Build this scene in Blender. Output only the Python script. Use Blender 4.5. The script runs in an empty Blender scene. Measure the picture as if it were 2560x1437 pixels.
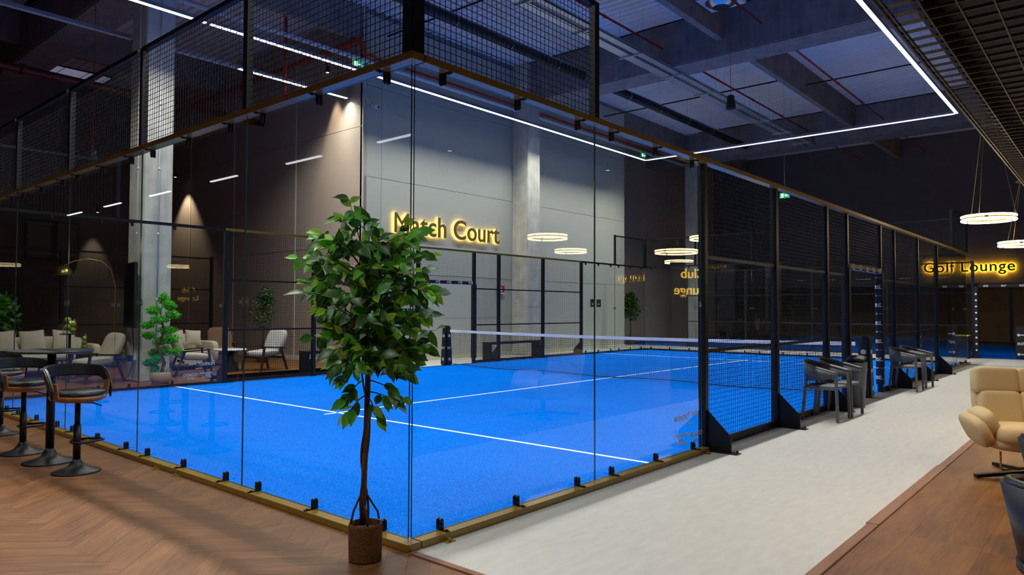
import bpy, bmesh, math, random
from mathutils import Vector, Matrix, Euler
random.seed(7)
PI = math.pi
sc = bpy.context.scene
COL = sc.collection

# ------------------------------------------------------------------ camera, world, exposure
cam_d = bpy.data.cameras.new('camera'); cam = bpy.data.objects.new('camera', cam_d); COL.objects.link(cam)
_yaw, _pit, _rol = 0.7104, 0.0304, 0.0033
fw = Vector((math.cos(_pit)*math.cos(_yaw), math.cos(_pit)*math.sin(_yaw), math.sin(_pit)))
rt = fw.cross(Vector((0, 0, 1))).normalized(); up = rt.cross(fw)
R = rt*math.cos(_rol) + up*math.sin(_rol); U = -rt*math.sin(_rol) + up*math.cos(_rol)
cam.matrix_world = Matrix(((R.x, U.x, -fw.x, -2.9397), (R.y, U.y, -fw.y, -3.3463), (R.z, U.z, -fw.z, 1.4472), (0, 0, 0, 1)))
cam_d.sensor_width = 36; cam_d.lens = 36*1787.91/2560; cam_d.clip_start = .05; cam_d.clip_end = 200
sc.camera = cam
wd = bpy.data.worlds.new('world'); sc.world = wd; wd.use_nodes = True
wd.node_tree.nodes['Background'].inputs[0].default_value = (.02, .03, .06, 1)
wd.node_tree.nodes['Background'].inputs[1].default_value = .02
sc.view_settings.view_transform = 'Standard'; sc.view_settings.look = 'None'
sc.view_settings.gamma = 1; sc.view_settings.use_curve_mapping = False
sc.view_settings.exposure = 0.0
sc.cycles.max_bounces = 7; sc.cycles.transparent_max_bounces = 20
sc.cycles.diffuse_bounces = 3; sc.cycles.glossy_bounces = 3
sc.cycles.use_adaptive_sampling = True; sc.cycles.adaptive_threshold = .03
sc.cycles.sample_clamp_indirect = 6.0; sc.cycles.caustics_reflective = False; sc.cycles.caustics_refractive = False
LED_WATTS = 42.0        # light of the court's LED bars, watts per metre
LED_POWER = 5.0         # visible brightness of their diffusers
WARM_POWER = 16.0       # strength of the warm ring pendants

# ------------------------------------------------------------------ materials
MATS = {}
def newmat(name):
    m = bpy.data.materials.new(name); m.use_nodes = True
    MATS[name] = m; nt = m.node_tree
    return m, nt, nt.nodes['Principled BSDF'], nt.nodes, nt.links
def plain(name, col, rough=.5, metal=0, noise=0, nscale=30, bump=0, bscale=200, spec=.5, stretch=None):
    m, nt, b, N, L = newmat(name)
    b.inputs['Base Color'].default_value = (*col, 1); b.inputs['Roughness'].default_value = rough
    b.inputs['Metallic'].default_value = metal; b.inputs['Specular IOR Level'].default_value = spec
    if noise or bump:
        tc = N.new('ShaderNodeTexCoord'); mp = N.new('ShaderNodeMapping'); L.new(tc.outputs['Object'], mp.inputs[0])
        if stretch: mp.inputs['Scale'].default_value = stretch
    if noise:
        n = N.new('ShaderNodeTexNoise'); n.inputs['Scale'].default_value = nscale; n.inputs['Detail'].default_value = 6
        L.new(mp.outputs[0], n.inputs[0])
        r = N.new('ShaderNodeMix'); r.data_type = 'RGBA'
        r.inputs[6].default_value = (*[c*(1-noise) for c in col], 1); r.inputs[7].default_value = (*[min(1, c*(1+noise)) for c in col], 1)
        mr = N.new('ShaderNodeMapRange'); mr.inputs[1].default_value = .3; mr.inputs[2].default_value = .7
        L.new(n.outputs[0], mr.inputs[0]); L.new(mr.outputs[0], r.inputs[0]); L.new(r.outputs[2], b.inputs['Base Color'])
    if bump:
        n2 = N.new('ShaderNodeTexNoise'); n2.inputs['Scale'].default_value = bscale; n2.inputs['Detail'].default_value = 3
        L.new(mp.outputs[0], n2.inputs[0])
        bp = N.new('ShaderNodeBump'); bp.inputs['Strength'].default_value = bump; bp.inputs['Distance'].default_value = .01
        L.new(n2.outputs[0], bp.inputs['Height']); L.new(bp.outputs[0], b.inputs['Normal'])
    return m
def emit(name, col, s):
    m, nt, b, N, L = newmat(name)
    b.inputs['Base Color'].default_value = (*col, 1)
    b.inputs['Emission Color'].default_value = (*col, 1); b.inputs['Emission Strength'].default_value = s
    return m
def glassmat(name, tint, gloss=1.0):
    m, nt, b, N, L = newmat(name); N.remove(b)
    out = N['Material Output']; tr = N.new('ShaderNodeBsdfTransparent'); tr.inputs[0].default_value = (*tint, 1)
    gl = N.new('ShaderNodeBsdfGlossy'); gl.inputs['Roughness'].default_value = 0.0
    gl.inputs[0].default_value = (gloss, gloss, gloss, 1)
    # both faces of the thin pane reflect together where the ray enters: 2F/(1+F); nothing more where it leaves
    fr = N.new('ShaderNodeFresnel'); fr.inputs['IOR'].default_value = 1.5; ge = N.new('ShaderNodeNewGeometry')
    m1 = N.new('ShaderNodeMath'); m1.operation = 'MULTIPLY'; m1.inputs[1].default_value = 2; L.new(fr.outputs[0], m1.inputs[0])
    m2 = N.new('ShaderNodeMath'); m2.operation = 'ADD'; m2.inputs[1].default_value = 1; L.new(fr.outputs[0], m2.inputs[0])
    dv = N.new('ShaderNodeMath'); dv.operation = 'DIVIDE'; L.new(m1.outputs[0], dv.inputs[0]); L.new(m2.outputs[0], dv.inputs[1])
    iv = N.new('ShaderNodeMath'); iv.operation = 'SUBTRACT'; iv.inputs[0].default_value = 1; L.new(ge.outputs['Backfacing'], iv.inputs[1])
    fc = N.new('ShaderNodeMath'); fc.operation = 'MULTIPLY'; L.new(dv.outputs[0], fc.inputs[0]); L.new(iv.outputs[0], fc.inputs[1])
    mx = N.new('ShaderNodeMixShader'); L.new(fc.outputs[0], mx.inputs[0]); L.new(tr.outputs[0], mx.inputs[1]); L.new(gl.outputs[0], mx.inputs[2])
    L.new(mx.outputs[0], out.inputs[0]); return m
def woodmat(name, c1, c2, c3, rough=.4, gs=1.0):
    m, nt, b, N, L = newmat(name)
    tc = N.new('ShaderNodeTexCoord'); ge = N.new('ShaderNodeNewGeometry'); oi = N.new('ShaderNodeObjectInfo')
    ad = N.new('ShaderNodeMath'); L.new(ge.outputs['Random Per Island'], ad.inputs[0]); L.new(oi.outputs['Random'], ad.inputs[1])
    fr = N.new('ShaderNodeMath'); fr.operation = 'FRACT'; L.new(ad.outputs[0], fr.inputs[0])
    cb = N.new('ShaderNodeCombineXYZ'); ml = N.new('ShaderNodeMath'); ml.operation = 'MULTIPLY'; ml.inputs[1].default_value = 37
    L.new(fr.outputs[0], ml.inputs[0]); L.new(ml.outputs[0], cb.inputs[2]); L.new(ml.outputs[0], cb.inputs[0])
    va = N.new('ShaderNodeVectorMath'); L.new(tc.outputs['Object'], va.inputs[0]); L.new(cb.outputs[0], va.inputs[1])
    mp = N.new('ShaderNodeMapping'); mp.inputs['Scale'].default_value = (1.6*gs, 22*gs, 6); L.new(va.outputs[0], mp.inputs[0])
    n = N.new('ShaderNodeTexNoise'); n.inputs['Scale'].default_value = 2.2; n.inputs['Detail'].default_value = 9; n.inputs['Distortion'].default_value = .7
    L.new(mp.outputs[0], n.inputs[0])
    mp2 = N.new('ShaderNodeMapping'); mp2.inputs['Scale'].default_value = (1.4, 5, 3); L.new(va.outputs[0], mp2.inputs[0])
    n2 = N.new('ShaderNodeTexNoise'); n2.inputs['Scale'].default_value = 1.7; n2.inputs['Detail'].default_value = 4; L.new(mp2.outputs[0], n2.inputs[0])
    cr = N.new('ShaderNodeValToRGB'); e = cr.color_ramp.elements
    e[0].position = .3; e[0].color = (*c1, 1); e[1].position = .68; e[1].color = (*c3, 1); k = e.new(.5); k.color = (*c2, 1)
    mxv = N.new('ShaderNodeMath'); mxv.operation = 'MULTIPLY_ADD'; mxv.inputs[1].default_value = .55
    L.new(n.outputs[0], mxv.inputs[0])
    m3 = N.new('ShaderNodeMath'); m3.operation = 'MULTIPLY'; m3.inputs[1].default_value = .45; L.new(n2.outputs[0], m3.inputs[0]); L.new(m3.outputs[0], mxv.inputs[2])
    L.new(mxv.outputs[0], cr.inputs[0])
    hs = N.new('ShaderNodeHueSaturation'); mr = N.new('ShaderNodeMapRange'); mr.inputs[3].default_value = .88; mr.inputs[4].default_value = 1.10
    L.new(fr.outputs[0], mr.inputs[0]); L.new(mr.outputs[0], hs.inputs['Value']); L.new(cr.outputs[0], hs.inputs['Color'])
    L.new(hs.outputs[0], b.inputs['Base Color'])
    b.inputs['Roughness'].default_value = rough; b.inputs['Specular IOR Level'].default_value = .4
    bp = N.new('ShaderNodeBump'); bp.inputs['Strength'].default_value = .12; bp.inputs['Distance'].default_value = .004
    L.new(n.outputs[0], bp.inputs['Height']); L.new(bp.outputs[0], b.inputs['Normal'])
    return m
def turfmat(name, base, hi):
    m, nt, b, N, L = newmat(name)
    tc = N.new('ShaderNodeTexCoord'); n = N.new('ShaderNodeTexNoise'); n.inputs['Scale'].default_value = 130; n.inputs['Detail'].default_value = 4
    L.new(tc.outputs['Object'], n.inputs[0])
    v = N.new('ShaderNodeTexNoise'); v.inputs['Scale'].default_value = .55; v.inputs['Detail'].default_value = 3; L.new(tc.outputs['Object'], v.inputs[0])
    mr = N.new('ShaderNodeMapRange'); mr.inputs[1].default_value = .42; mr.inputs[2].default_value = .60; L.new(n.outputs[0], mr.inputs[0])
    mx = N.new('ShaderNodeMix'); mx.data_type = 'RGBA'; mx.inputs[6].default_value = (*base, 1); mx.inputs[7].default_value = (*hi, 1)
    L.new(mr.outputs[0], mx.inputs[0])
    hs = N.new('ShaderNodeHueSaturation'); m2 = N.new('ShaderNodeMapRange'); m2.inputs[1].default_value = .35; m2.inputs[2].default_value = .65
    m2.inputs[3].default_value = .94; m2.inputs[4].default_value = 1.05; L.new(v.outputs[0], m2.inputs[0]); L.new(m2.outputs[0], hs.inputs['Value'])
    L.new(mx.outputs[2], hs.inputs['Color']); L.new(hs.outputs[0], b.inputs['Base Color'])
    b.inputs['Roughness'].default_value = 1; b.inputs['Specular IOR Level'].default_value = 0
    bp = N.new('ShaderNodeBump'); bp.inputs['Strength'].default_value = .5; bp.inputs['Distance'].default_value = .01
    L.new(n.outputs[0], bp.inputs['Height']); L.new(bp.outputs[0], b.inputs['Normal']); return m
def panelmat(name, col, rough=.45):
    """sandwich panel sheet with fine horizontal micro-ribs"""
    m, nt, b, N, L = newmat(name)
    tc = N.new('ShaderNodeTexCoord'); w = N.new('ShaderNodeTexWave'); w.bands_direction = 'Z'; w.inputs['Scale'].default_value = 11
    w.inputs['Distortion'].default_value = .15
    L.new(tc.outputs['Object'], w.inputs[0])
    bp = N.new('ShaderNodeBump'); bp.inputs['Strength'].default_value = .12; bp.inputs['Distance'].default_value = .006
    L.new(w.outputs[0], bp.inputs['Height']); L.new(bp.outputs[0], b.inputs['Normal'])
    n = N.new('ShaderNodeTexNoise'); n.inputs['Scale'].default_value = 1.2; L.new(tc.outputs['Object'], n.inputs[0])
    mx = N.new('ShaderNodeMix'); mx.data_type = 'RGBA'; mx.inputs[6].default_value = (*[c*.94 for c in col], 1); mx.inputs[7].default_value = (*[c*1.04 for c in col], 1)
    L.new(n.outputs[0], mx.inputs[0]); L.new(mx.outputs[2], b.inputs['Base Color']); b.inputs['Roughness'].default_value = rough
    return m
def concretemat(name, col, streak=.25):
    m, nt, b, N, L = newmat(name)
    tc = N.new('ShaderNodeTexCoord'); n = N.new('ShaderNodeTexNoise'); n.inputs['Scale'].default_value = 3; n.inputs['Detail'].default_value = 8
    L.new(tc.outputs['Object'], n.inputs[0])
    mp = N.new('ShaderNodeMapping'); mp.inputs['Scale'].default_value = (7, 7, .5); L.new(tc.outputs['Object'], mp.inputs[0])
    n2 = N.new('ShaderNodeTexNoise'); n2.inputs['Scale'].default_value = 1.6; n2.inputs['Detail'].default_value = 5; L.new(mp.outputs[0], n2.inputs[0])
    ad = N.new('ShaderNodeMath'); ad.operation = 'MULTIPLY_ADD'; ad.inputs[1].default_value = .6
    h = N.new('ShaderNodeMath'); h.operation = 'MULTIPLY'; h.inputs[1].default_value = .4; L.new(n2.outputs[0], h.inputs[0])
    L.new(n.outputs[0], ad.inputs[0]); L.new(h.outputs[0], ad.inputs[2])
    cr = N.new('ShaderNodeValToRGB'); e = cr.color_ramp.elements
    e[0].position = .32; e[0].color = (*[c*(1-streak) for c in col], 1); e[1].position = .66; e[1].color = (*[c*(1+streak*.6) for c in col], 1)
    L.new(ad.outputs[0], cr.inputs[0]); L.new(cr.outputs[0], b.inputs['Base Color']); b.inputs['Roughness'].default_value = .85
    b.inputs['Specular IOR Level'].default_value = .25
    return m
def leafmat(name, col, vein, rough=.38):
    m, nt, b, N, L = newmat(name)
    oi = N.new('ShaderNodeObjectInfo'); ge = N.new('ShaderNodeNewGeometry'); ad = N.new('ShaderNodeMath'); L.new(oi.outputs['Random'], ad.inputs[0]); L.new(ge.outputs['Random Per Island'], ad.inputs[1])
    fr = N.new('ShaderNodeMath'); fr.operation = 'FRACT'; L.new(ad.outputs[0], fr.inputs[0])
    tc = N.new('ShaderNodeTexCoord'); sp = N.new('ShaderNodeSeparateXYZ'); L.new(tc.outputs['Object'], sp.inputs[0])
    ab = N.new('ShaderNodeMath'); ab.operation = 'ABSOLUTE'; L.new(sp.outputs[1], ab.inputs[0])
    mr = N.new('ShaderNodeMapRange'); mr.inputs[1].default_value = .0004; mr.inputs[2].default_value = .0016; L.new(ab.outputs[0], mr.inputs[0])
    mx = N.new('ShaderNodeMix'); mx.data_type = 'RGBA'; mx.inputs[6].default_value = (*vein, 1); mx.inputs[7].default_value = (*col, 1); L.new(mr.outputs[0], mx.inputs[0])
    hs = N.new('ShaderNodeHueSaturation'); m2 = N.new('ShaderNodeMapRange'); m2.inputs[3].default_value = .7; m2.inputs[4].default_value = 1.3
    L.new(fr.outputs[0], m2.inputs[0]); L.new(m2.outputs[0], hs.inputs['Value']); L.new(mx.outputs[2], hs.inputs['Color'])
    L.new(hs.outputs[0], b.inputs['Base Color']); b.inputs['Roughness'].default_value = rough
    b.inputs['Subsurface Weight'].default_value = 0
    tl = N.new('ShaderNodeBsdfTranslucent'); L.new(hs.outputs[0], tl.inputs[0])
    ms = N.new('ShaderNodeMixShader'); ms.inputs[0].default_value = .3; L.new(b.outputs[0], ms.inputs[1]); L.new(tl.outputs[0], ms.inputs[2])
    L.new(ms.outputs[0], N['Material Output'].inputs[0]); return m
def perfmat(name, col):
    """plastic shell dotted with small punched holes"""
    m, nt, b, N, L = newmat(name)
    tc = N.new('ShaderNodeTexCoord'); v = N.new('ShaderNodeTexVoronoi'); v.inputs['Scale'].default_value = 42; v.inputs['Randomness'].default_value = .15
    L.new(tc.outputs['Object'], v.inputs[0]); st = N.new('ShaderNodeMath'); st.operation = 'LESS_THAN'; st.inputs[1].default_value = .30
    L.new(v.outputs['Distance'], st.inputs[0]); b.inputs['Base Color'].default_value = (*col, 1); b.inputs['Roughness'].default_value = .5
    tr = N.new('ShaderNodeBsdfTransparent'); ms = N.new('ShaderNodeMixShader'); L.new(st.outputs[0], ms.inputs[0]); L.new(b.outputs[0], ms.inputs[1]); L.new(tr.outputs[0], ms.inputs[2])
    L.new(ms.outputs[0], N['Material Output'].inputs[0]); return m

plain('black_steel', (.008, .010, .013), .42, .0, spec=.35)
plain('black_matte', (.01, .01, .011), .6)
plain('wire', (.008, .009, .011), .6, spec=.25)
plain('gold_paint', (.33, .205, .018), .42, .15)
for _n in ('gold_paint',):
    _b = MATS[_n].node_tree.nodes['Principled BSDF']; _b.inputs['Coat Weight'].default_value = .55; _b.inputs['Coat Roughness'].default_value = .08; _b.inputs['Coat IOR'].default_value = 1.7
plain('bronze_paint', (.07, .05, .022), .5, .2)
plain('steel', (.55, .56, .58), .25, 1)
plain('bolt', (.05, .05, .055), .3, .8)
glassmat('pane_glass', (.965, .985, .975), .60)
plain('glass_edge', (.02, .05, .043), .1, spec=1)
glassmat('vase_glass', (.97, .98, .97), .8)
plain('glass_plate', (.75, .77, .8), .12, .9)
turfmat('turf', (.0002, .088, .50), (.003, .205, .90))
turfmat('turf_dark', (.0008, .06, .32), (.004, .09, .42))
plain('line_white', (.85, .86, .9), .8)
plain('tape_white', (.80, .80, .86), .7, bump=.4, bscale=14)
plain('net_cord', (.008, .01, .016), .7)
plain('vinyl', (.485, .475, .45), .42, noise=.06, nscale=7, bump=.02, bscale=30, stretch=(.8, 3.0, 1))
woodmat('herringbone', (.10, .040, .013), (.19, .080, .028), (.26, .118, .047), .40)
woodmat('oak_floor', (.085, .030, .005), (.165, .064, .012), (.22, .092, .021), .38)
woodmat('wood_trim', (.15, .065, .03), (.22, .10, .05), (.27, .13, .07), .45)
woodmat('wood_dark', (.02, .012, .008), (.035, .02, .012), (.05, .03, .018), .4)
woodmat('wood_bent', (.26, .10, .03), (.34, .14, .045), (.42, .19, .07), .35)
plain('joint_brown', (.06, .028, .012), .8)
plain('slab', (.05, .045, .042), .7)
panelmat('wall_white', (.45, .465, .41))
panelmat('wall_beige', (.46, .37, .31))
plain('wall_taupe', (.16, .135, .12), .7, noise=.1, nscale=2)
plain('wall_dark', (.028, .024, .022), .7, noise=.15, nscale=2)
plain('wall_brown', (.20, .12, .06), .7, noise=.1, nscale=3)
plain('skirting', (.62, .60, .46), .5)
concretemat('concrete', (.58, .57, .50))
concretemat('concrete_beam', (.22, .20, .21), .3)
plain('deck', (.74, .75, .82), .5)
plain('zinc', (.50, .52, .55), .35, .6, noise=.12, nscale=40)
plain('duct_black', (.008, .008, .01), .5)
plain('red_paint', (.42, .015, .012), .35)
plain('red_paint_shaded', (.10, .006, .005), .4)  # sprinkler red darkened, standing in for the dim roof corner
plain('orange_red_paint', (.50, .03, .012), .35)
plain('white_plastic', (.72, .73, .76), .4)
plain('grey_plastic', (.11, .115, .125), .5, bump=.05, bscale=60)
plain('alu', (.45, .46, .50), .35, .8)
emit('led_white', (.93, .97, 1.0), LED_POWER)
emit('led_dash', (.95, .97, 1.0), 6)
emit('led_warm', (1.0, .76, .42), WARM_POWER)
emit('halo_amber', (1.0, .60, .07), 9)
emit('halo_far', (1.0, .56, .02), 60)
emit('letter_amber', (1.0, .66, .06), 4)
emit('exit_green', (.01, .30, .12), .9); emit('exit_white', (.8, 1, .9), 1.6)
emit('dusk_pane', (.42, .42, .62), .28)
emit('strip_warm', (1.0, .80, .52), 7)
emit('spot_face', (1.0, .85, .62), 6)
plain('sign_red', (.6, .02, .02), .5); plain('sign_white', (.8, .8, .8), .5)
plain('letter_bronze', (.19, .125, .045), .45, .2)
plain('leather_black', (.016, .018, .021), .36, bump=.12, bscale=120)
plain('leather_navy', (.006, .009, .020), .45, bump=.1, bscale=120)
plain('leather_tan', (.26, .09, .022), .5)
plain('fabric_cream', (.58, .43, .23), .9, noise=.12, nscale=160, bump=.12, bscale=500, spec=.2, stretch=(1, 1, 5))
plain('fabric_beige', (.52, .45, .36), .9, noise=.1, nscale=70, bump=.2, bscale=260, spec=.2)
plain('fabric_grey', (.42, .40, .39), .9, noise=.1, nscale=70, bump=.2, bscale=260, spec=.2)
plain('fabric_brown', (.20, .11, .065), .9, noise=.1, nscale=60, spec=.2)
plain('piping', (.05, .04, .03), .8)
plain('brass', (.60, .42, .12), .28, .9)
plain('bark', (.13, .055, .028), .8, noise=.3, nscale=40, bump=.5, bscale=60)
plain('vine', (.055, .03, .018), .8)
plain('twig', (.12, .09, .04), .7)
plain('pot_cork', (.17, .07, .018), .85, noise=.25, nscale=70, bump=.9, bscale=130)
plain('basket', (.42, .30, .16), .85, noise=.25, nscale=60, bump=.9, bscale=90, stretch=(1, 1, 3))
plain('soil', (.03, .02, .014), .95)
leafmat('leaf_dark', (.032, .12, .016), (.08, .17, .04))
leafmat('leaf_mid', (.10, .40, .03), (.09, .24, .05))
leafmat('leaf_lime', (.27, .52, .025), (.05, .16, .02))
leafmat('leaf_pale', (.30, .48, .34), (.12, .30, .14), .3)
leafmat('needle_green', (.09, .52, .02), (.09, .52, .02), .5)
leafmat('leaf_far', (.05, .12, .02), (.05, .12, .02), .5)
plain('tennis_ball', (.42, .55, .03), .9, bump=.4, bscale=300)
plain('print_white', (.75, .75, .78), .6)
plain('print_grey', (.28, .28, .31), .6)
plain('print_pink', (.62, .52, .60), .6)
plain('pad_vinyl', (.012, .012, .014), .45, bump=.1, bscale=20)
plain('screen_black', (.004, .004, .005), .18)
plain('window_pane', (.10, .085, .075), .3)
plain('yellow_print', (.75, .60, .02), .6)
plain('navy_print', (.02, .04, .25), .6)
for _n in ('led_white', 'led_dash', 'exit_green', 'exit_white', 'letter_amber', 'spot_face', 'dusk_pane'): MATS[_n].cycles.emission_sampling = 'NONE'
perfmat('grey_perforated', (.11, .115, .125))
M = MATS

# ------------------------------------------------------------------ mesh helpers
class MB:
    def __init__(s): s.v = []; s.f = []
    def add(s, vs, fs):
        o = len(s.v); s.v += [tuple(p) for p in vs]; s.f += [tuple(i+o for i in f) for f in fs]; return s
    def box(s, x0, x1, y0, y1, z0, z1):
        return s.add([(x0, y0, z0), (x1, y0, z0), (x1, y1, z0), (x0, y1, z0), (x0, y0, z1), (x1, y0, z1), (x1, y1, z1), (x0, y1, z1)],
                     [(0, 3, 2, 1), (4, 5, 6, 7), (0, 1, 5, 4), (1, 2, 6, 5), (2, 3, 7, 6), (3, 0, 4, 7)])
    def bar(s, a, b, w, h=None, upv=(0, 0, 1)):
        a = Vector(a); b = Vector(b); d = (b-a).normalized(); u = Vector(upv)
        if abs(d.dot(u)) > .98: u = Vector((1, 0, 0))
        x = d.cross(u).normalized(); y = x.cross(d); h = w if h is None else h
        vs = [p + x*i*w/2 + y*j*h/2 for p in (a, b) for i, j in ((-1, -1), (1, -1), (1, 1), (-1, 1))]
        return s.add(vs, [(0, 1, 2, 3), (7, 6, 5, 4), (0, 4, 5, 1), (1, 5, 6, 2), (2, 6, 7, 3), (3, 7, 4, 0)])
    def tube(s, pts, r, n=8, closed=False, cap=True):
        P_ = [Vector(p) for p in pts]; k = len(P_); rs = r if isinstance(r, (list, tuple)) else [r]*k
        prev = None; rings = []
        for i in range(k):
            if closed: t = P_[(i+1) % k] - P_[i-1]
            else: t = P_[min(i+1, k-1)] - P_[max(i-1, 0)]
            t.normalize()
            if prev is None:
                u = Vector((0, 0, 1)) if abs(t.z) < .9 else Vector((1, 0, 0))
            else: u = prev
            u = (u - t*u.dot(t)).normalized(); prev = u; w = t.cross(u)
            rings.append([P_[i] + (u*math.cos(2*PI*j/n) + w*math.sin(2*PI*j/n))*rs[i] for j in range(n)])
        o = len(s.v); s.v += [tuple(p) for rg in rings for p in rg]
        for i in range(k if closed else k-1):
            for j in range(n):
                a = o+i*n+j; b_ = o+i*n+(j+1) % n; c = o+((i+1) % k)*n+(j+1) % n; d = o+((i+1) % k)*n+j
                s.f.append((a, b_, c, d))
        if cap and not closed:
            s.f.append(tuple(o+j for j in range(n))[::-1]); s.f.append(tuple(o+(k-1)*n+j for j in range(n)))
        return s
    def cyl(s, a, b, r0, r1=None, n=16): return s.tube([a, b], [r0, r0 if r1 is None else r1], n)
    def lathe(s, prof, n=24, c=(0, 0, 0)):
        o = len(s.v); k = len(prof)
        for r, z in prof:
            for j in range(n): s.v.append((c[0]+r*math.cos(2*PI*j/n), c[1]+r*math.sin(2*PI*j/n), c[2]+z))
        for i in range(k-1):
            for j in range(n): s.f.append((o+i*n+j, o+i*n+(j+1) % n, o+(i+1)*n+(j+1) % n, o+(i+1)*n+j))
        if prof[0][0] > 0: s.f.append(tuple(o+j for j in range(n))[::-1])
        if prof[-1][0] > 0: s.f.append(tuple(o+(k-1)*n+j for j in range(n)))
        return s
    def prism(s, poly, lo, hi, axis='z'):
        k = len(poly)
        def P3(p, t): return {'z': (p[0], p[1], t), 'x': (t, p[0], p[1]), 'y': (p[0], t, p[1])}[axis]
        return s.add([P3(p, lo) for p in poly]+[P3(p, hi) for p in poly],
                     [tuple(range(k))[::-1], tuple(range(k, 2*k))]+[(i, (i+1) % k, k+(i+1) % k, k+i) for i in range(k)])
    def blob(s, c, sz, e1=.5, e2=.5, n=20, m=12, rot=None, taper=None):
        """rounded cushion: superellipsoid"""
        sg = lambda v, e: math.copysign(abs(v)**e, v)
        o = len(s.v)
        for i in range(m+1):
            a = -PI/2 + PI*i/m
            for j in range(n):
                b_ = 2*PI*j/n
                p = Vector((sz[0]/2*sg(math.cos(a), e1)*sg(math.cos(b_), e2), sz[1]/2*sg(math.cos(a), e1)*sg(math.sin(b_), e2), sz[2]/2*sg(math.sin(a), e1)))
                if taper: p = taper(p)
                if rot: p = rot @ p
                s.v.append(tuple(p+Vector(c)))
        for i in range(m):
            for j in range(n): s.f.append((o+i*n+j, o+i*n+(j+1) % n, o+(i+1)*n+(j+1) % n, o+(i+1)*n+j))
        return s
    def sphere(s, c, r, n=14, m=8): return s.blob(c, (2*r,)*3, 1, 1, n, m)
    def strip(s, A, B, thick):
        """sheet between two polylines, given thickness along its normals"""
        k = len(A); A = [Vector(p) for p in A]; B = [Vector(p) for p in B]; nr = []
        for i in range(k):
            t = A[min(i+1, k-1)]-A[max(i-1, 0)]; h = B[i]-A[i]; nr.append(t.cross(h).normalized()*thick)
        vs = A+B+[a+n for a, n in zip(A, nr)]+[b+n for b, n in zip(B, nr)]
        fs = []
        for i in range(k-1):
            fs += [(i, i+1, k+i+1, k+i), (2*k+i+1, 2*k+i, 3*k+i, 3*k+i+1), (i+1, i, 2*k+i, 2*k+i+1), (k+i, k+i+1, 3*k+i+1, 3*k+i)]
        fs += [(0, k, 3*k, 2*k), (k-1, 2*k+k-1, 4*k-1, 2*k-1)]
        return s.add(vs, fs)
    def mesh(s, name, mat, smooth=False, org=None):
        me = bpy.data.meshes.new(name)
        xs = [p[0] for p in s.v]; ys = [p[1] for p in s.v]; zs = [p[2] for p in s.v]
        if org is None: org = ((min(xs)+max(xs))/2, (min(ys)+max(ys))/2, min(zs))
        me.from_pydata([(p[0]-org[0], p[1]-org[1], p[2]-org[2]) for p in s.v], [], s.f); me.update()
        me.materials.append(M[mat] if isinstance(mat, str) else mat)
        if smooth: me.shade_smooth()
        return me, org
    def build(s, name, mat, parent=None, smooth=False, org=None, kind=None, bevel=0):
        me, org = s.mesh(name, mat, smooth, org)
        bm = bmesh.new(); bm.from_mesh(me); bmesh.ops.recalc_face_normals(bm, faces=bm.faces)
        if bevel: bmesh.ops.bevel(bm, geom=list(bm.edges), offset=bevel, segments=2, affect='EDGES', clamp_overlap=True)
        bm.to_mesh(me); bm.free()
        if smooth: me.shade_smooth()
        o = bpy.data.objects.new(name, me); COL.objects.link(o); o.location = org
        if parent: o.parent = parent
        if kind: o['kind'] = kind
        return o
def thing(name, label, cat, loc=(0, 0, 0), rz=0, group=None):
    o = bpy.data.objects.new(name, None); COL.objects.link(o); o.location = loc; o.rotation_euler = (0, 0, rz); o.empty_display_size = .1
    return tag(o, label, cat, group)
def tag(o, label, cat, group=None):
    o['label'] = label; o['category'] = cat
    if group: o['group'] = group
    return o
def struct(o, label=None):
    o['kind'] = 'structure'
    if label: o['label'] = label
    return o
def inst(name, me, parent=None, loc=(0, 0, 0), rot=(0, 0, 0), scale=None, kind=None):
    o = bpy.data.objects.new(name, me); COL.objects.link(o); o.location = loc; o.rotation_euler = rot
    if scale: o.scale = scale
    if parent: o.parent = parent
    if kind: o['kind'] = kind
    return o
def dup(root, loc, rz, label, group=None):
    r = root.copy(); COL.objects.link(r); r.location = loc; r.rotation_euler = (0, 0, rz); r['label'] = label
    if group: r['group'] = group
    for ch in list(root.children):
        c = ch.copy(); COL.objects.link(c); c.parent = r
        for g in ch.children:
            d = g.copy(); COL.objects.link(d); d.parent = c
    return r
_txt = {}
def text_mesh(body, size, mat, extrude=.001, offset=0, spacing=1.0, align='CENTER'):
    key = (body, size, mat, extrude, offset, spacing, align)
    if key not in _txt:
        cu = bpy.data.curves.new('lettering', 'FONT'); cu.body = body; cu.size = size; cu.extrude = extrude; cu.offset = offset
        cu.align_x = align; cu.align_y = 'BOTTOM_BASELINE'; cu.space_character = spacing; cu.resolution_u = 6
        t = bpy.data.objects.new('lettering', cu); COL.objects.link(t)
        me = bpy.data.meshes.new_from_object(t); me.name = 'lettering'
        bpy.data.objects.remove(t); bpy.data.curves.remove(cu)
        me.materials.clear(); me.materials.append(M[mat]); _txt[key] = me
        for f in me.polygons: f.material_index = 0
    return _txt[key]

# ================================================================== THE SETTING
# ---- floors
def box_obj(name, mat, b, parent=None, bevel=0, kind=None, smooth=False):
    return MB().box(*b).build(name, mat, parent, kind=kind, bevel=bevel, smooth=smooth)
struct(box_obj('floor', 'slab', (-9, 42, -14, 36, -.12, -.03)), 'dark screed slab under the hall')
fv = struct(MB().box(-.055, 23.0, -2.0, 0, -.03, 0).box(20.0, 23.0, 0, 13.5, -.03, 0).box(4.2, 20.0, 10.0, 11.6, -.03, 0).build('floor_vinyl', 'vinyl'), 'pale grey stone look vinyl aisle beside the blue court')
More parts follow.
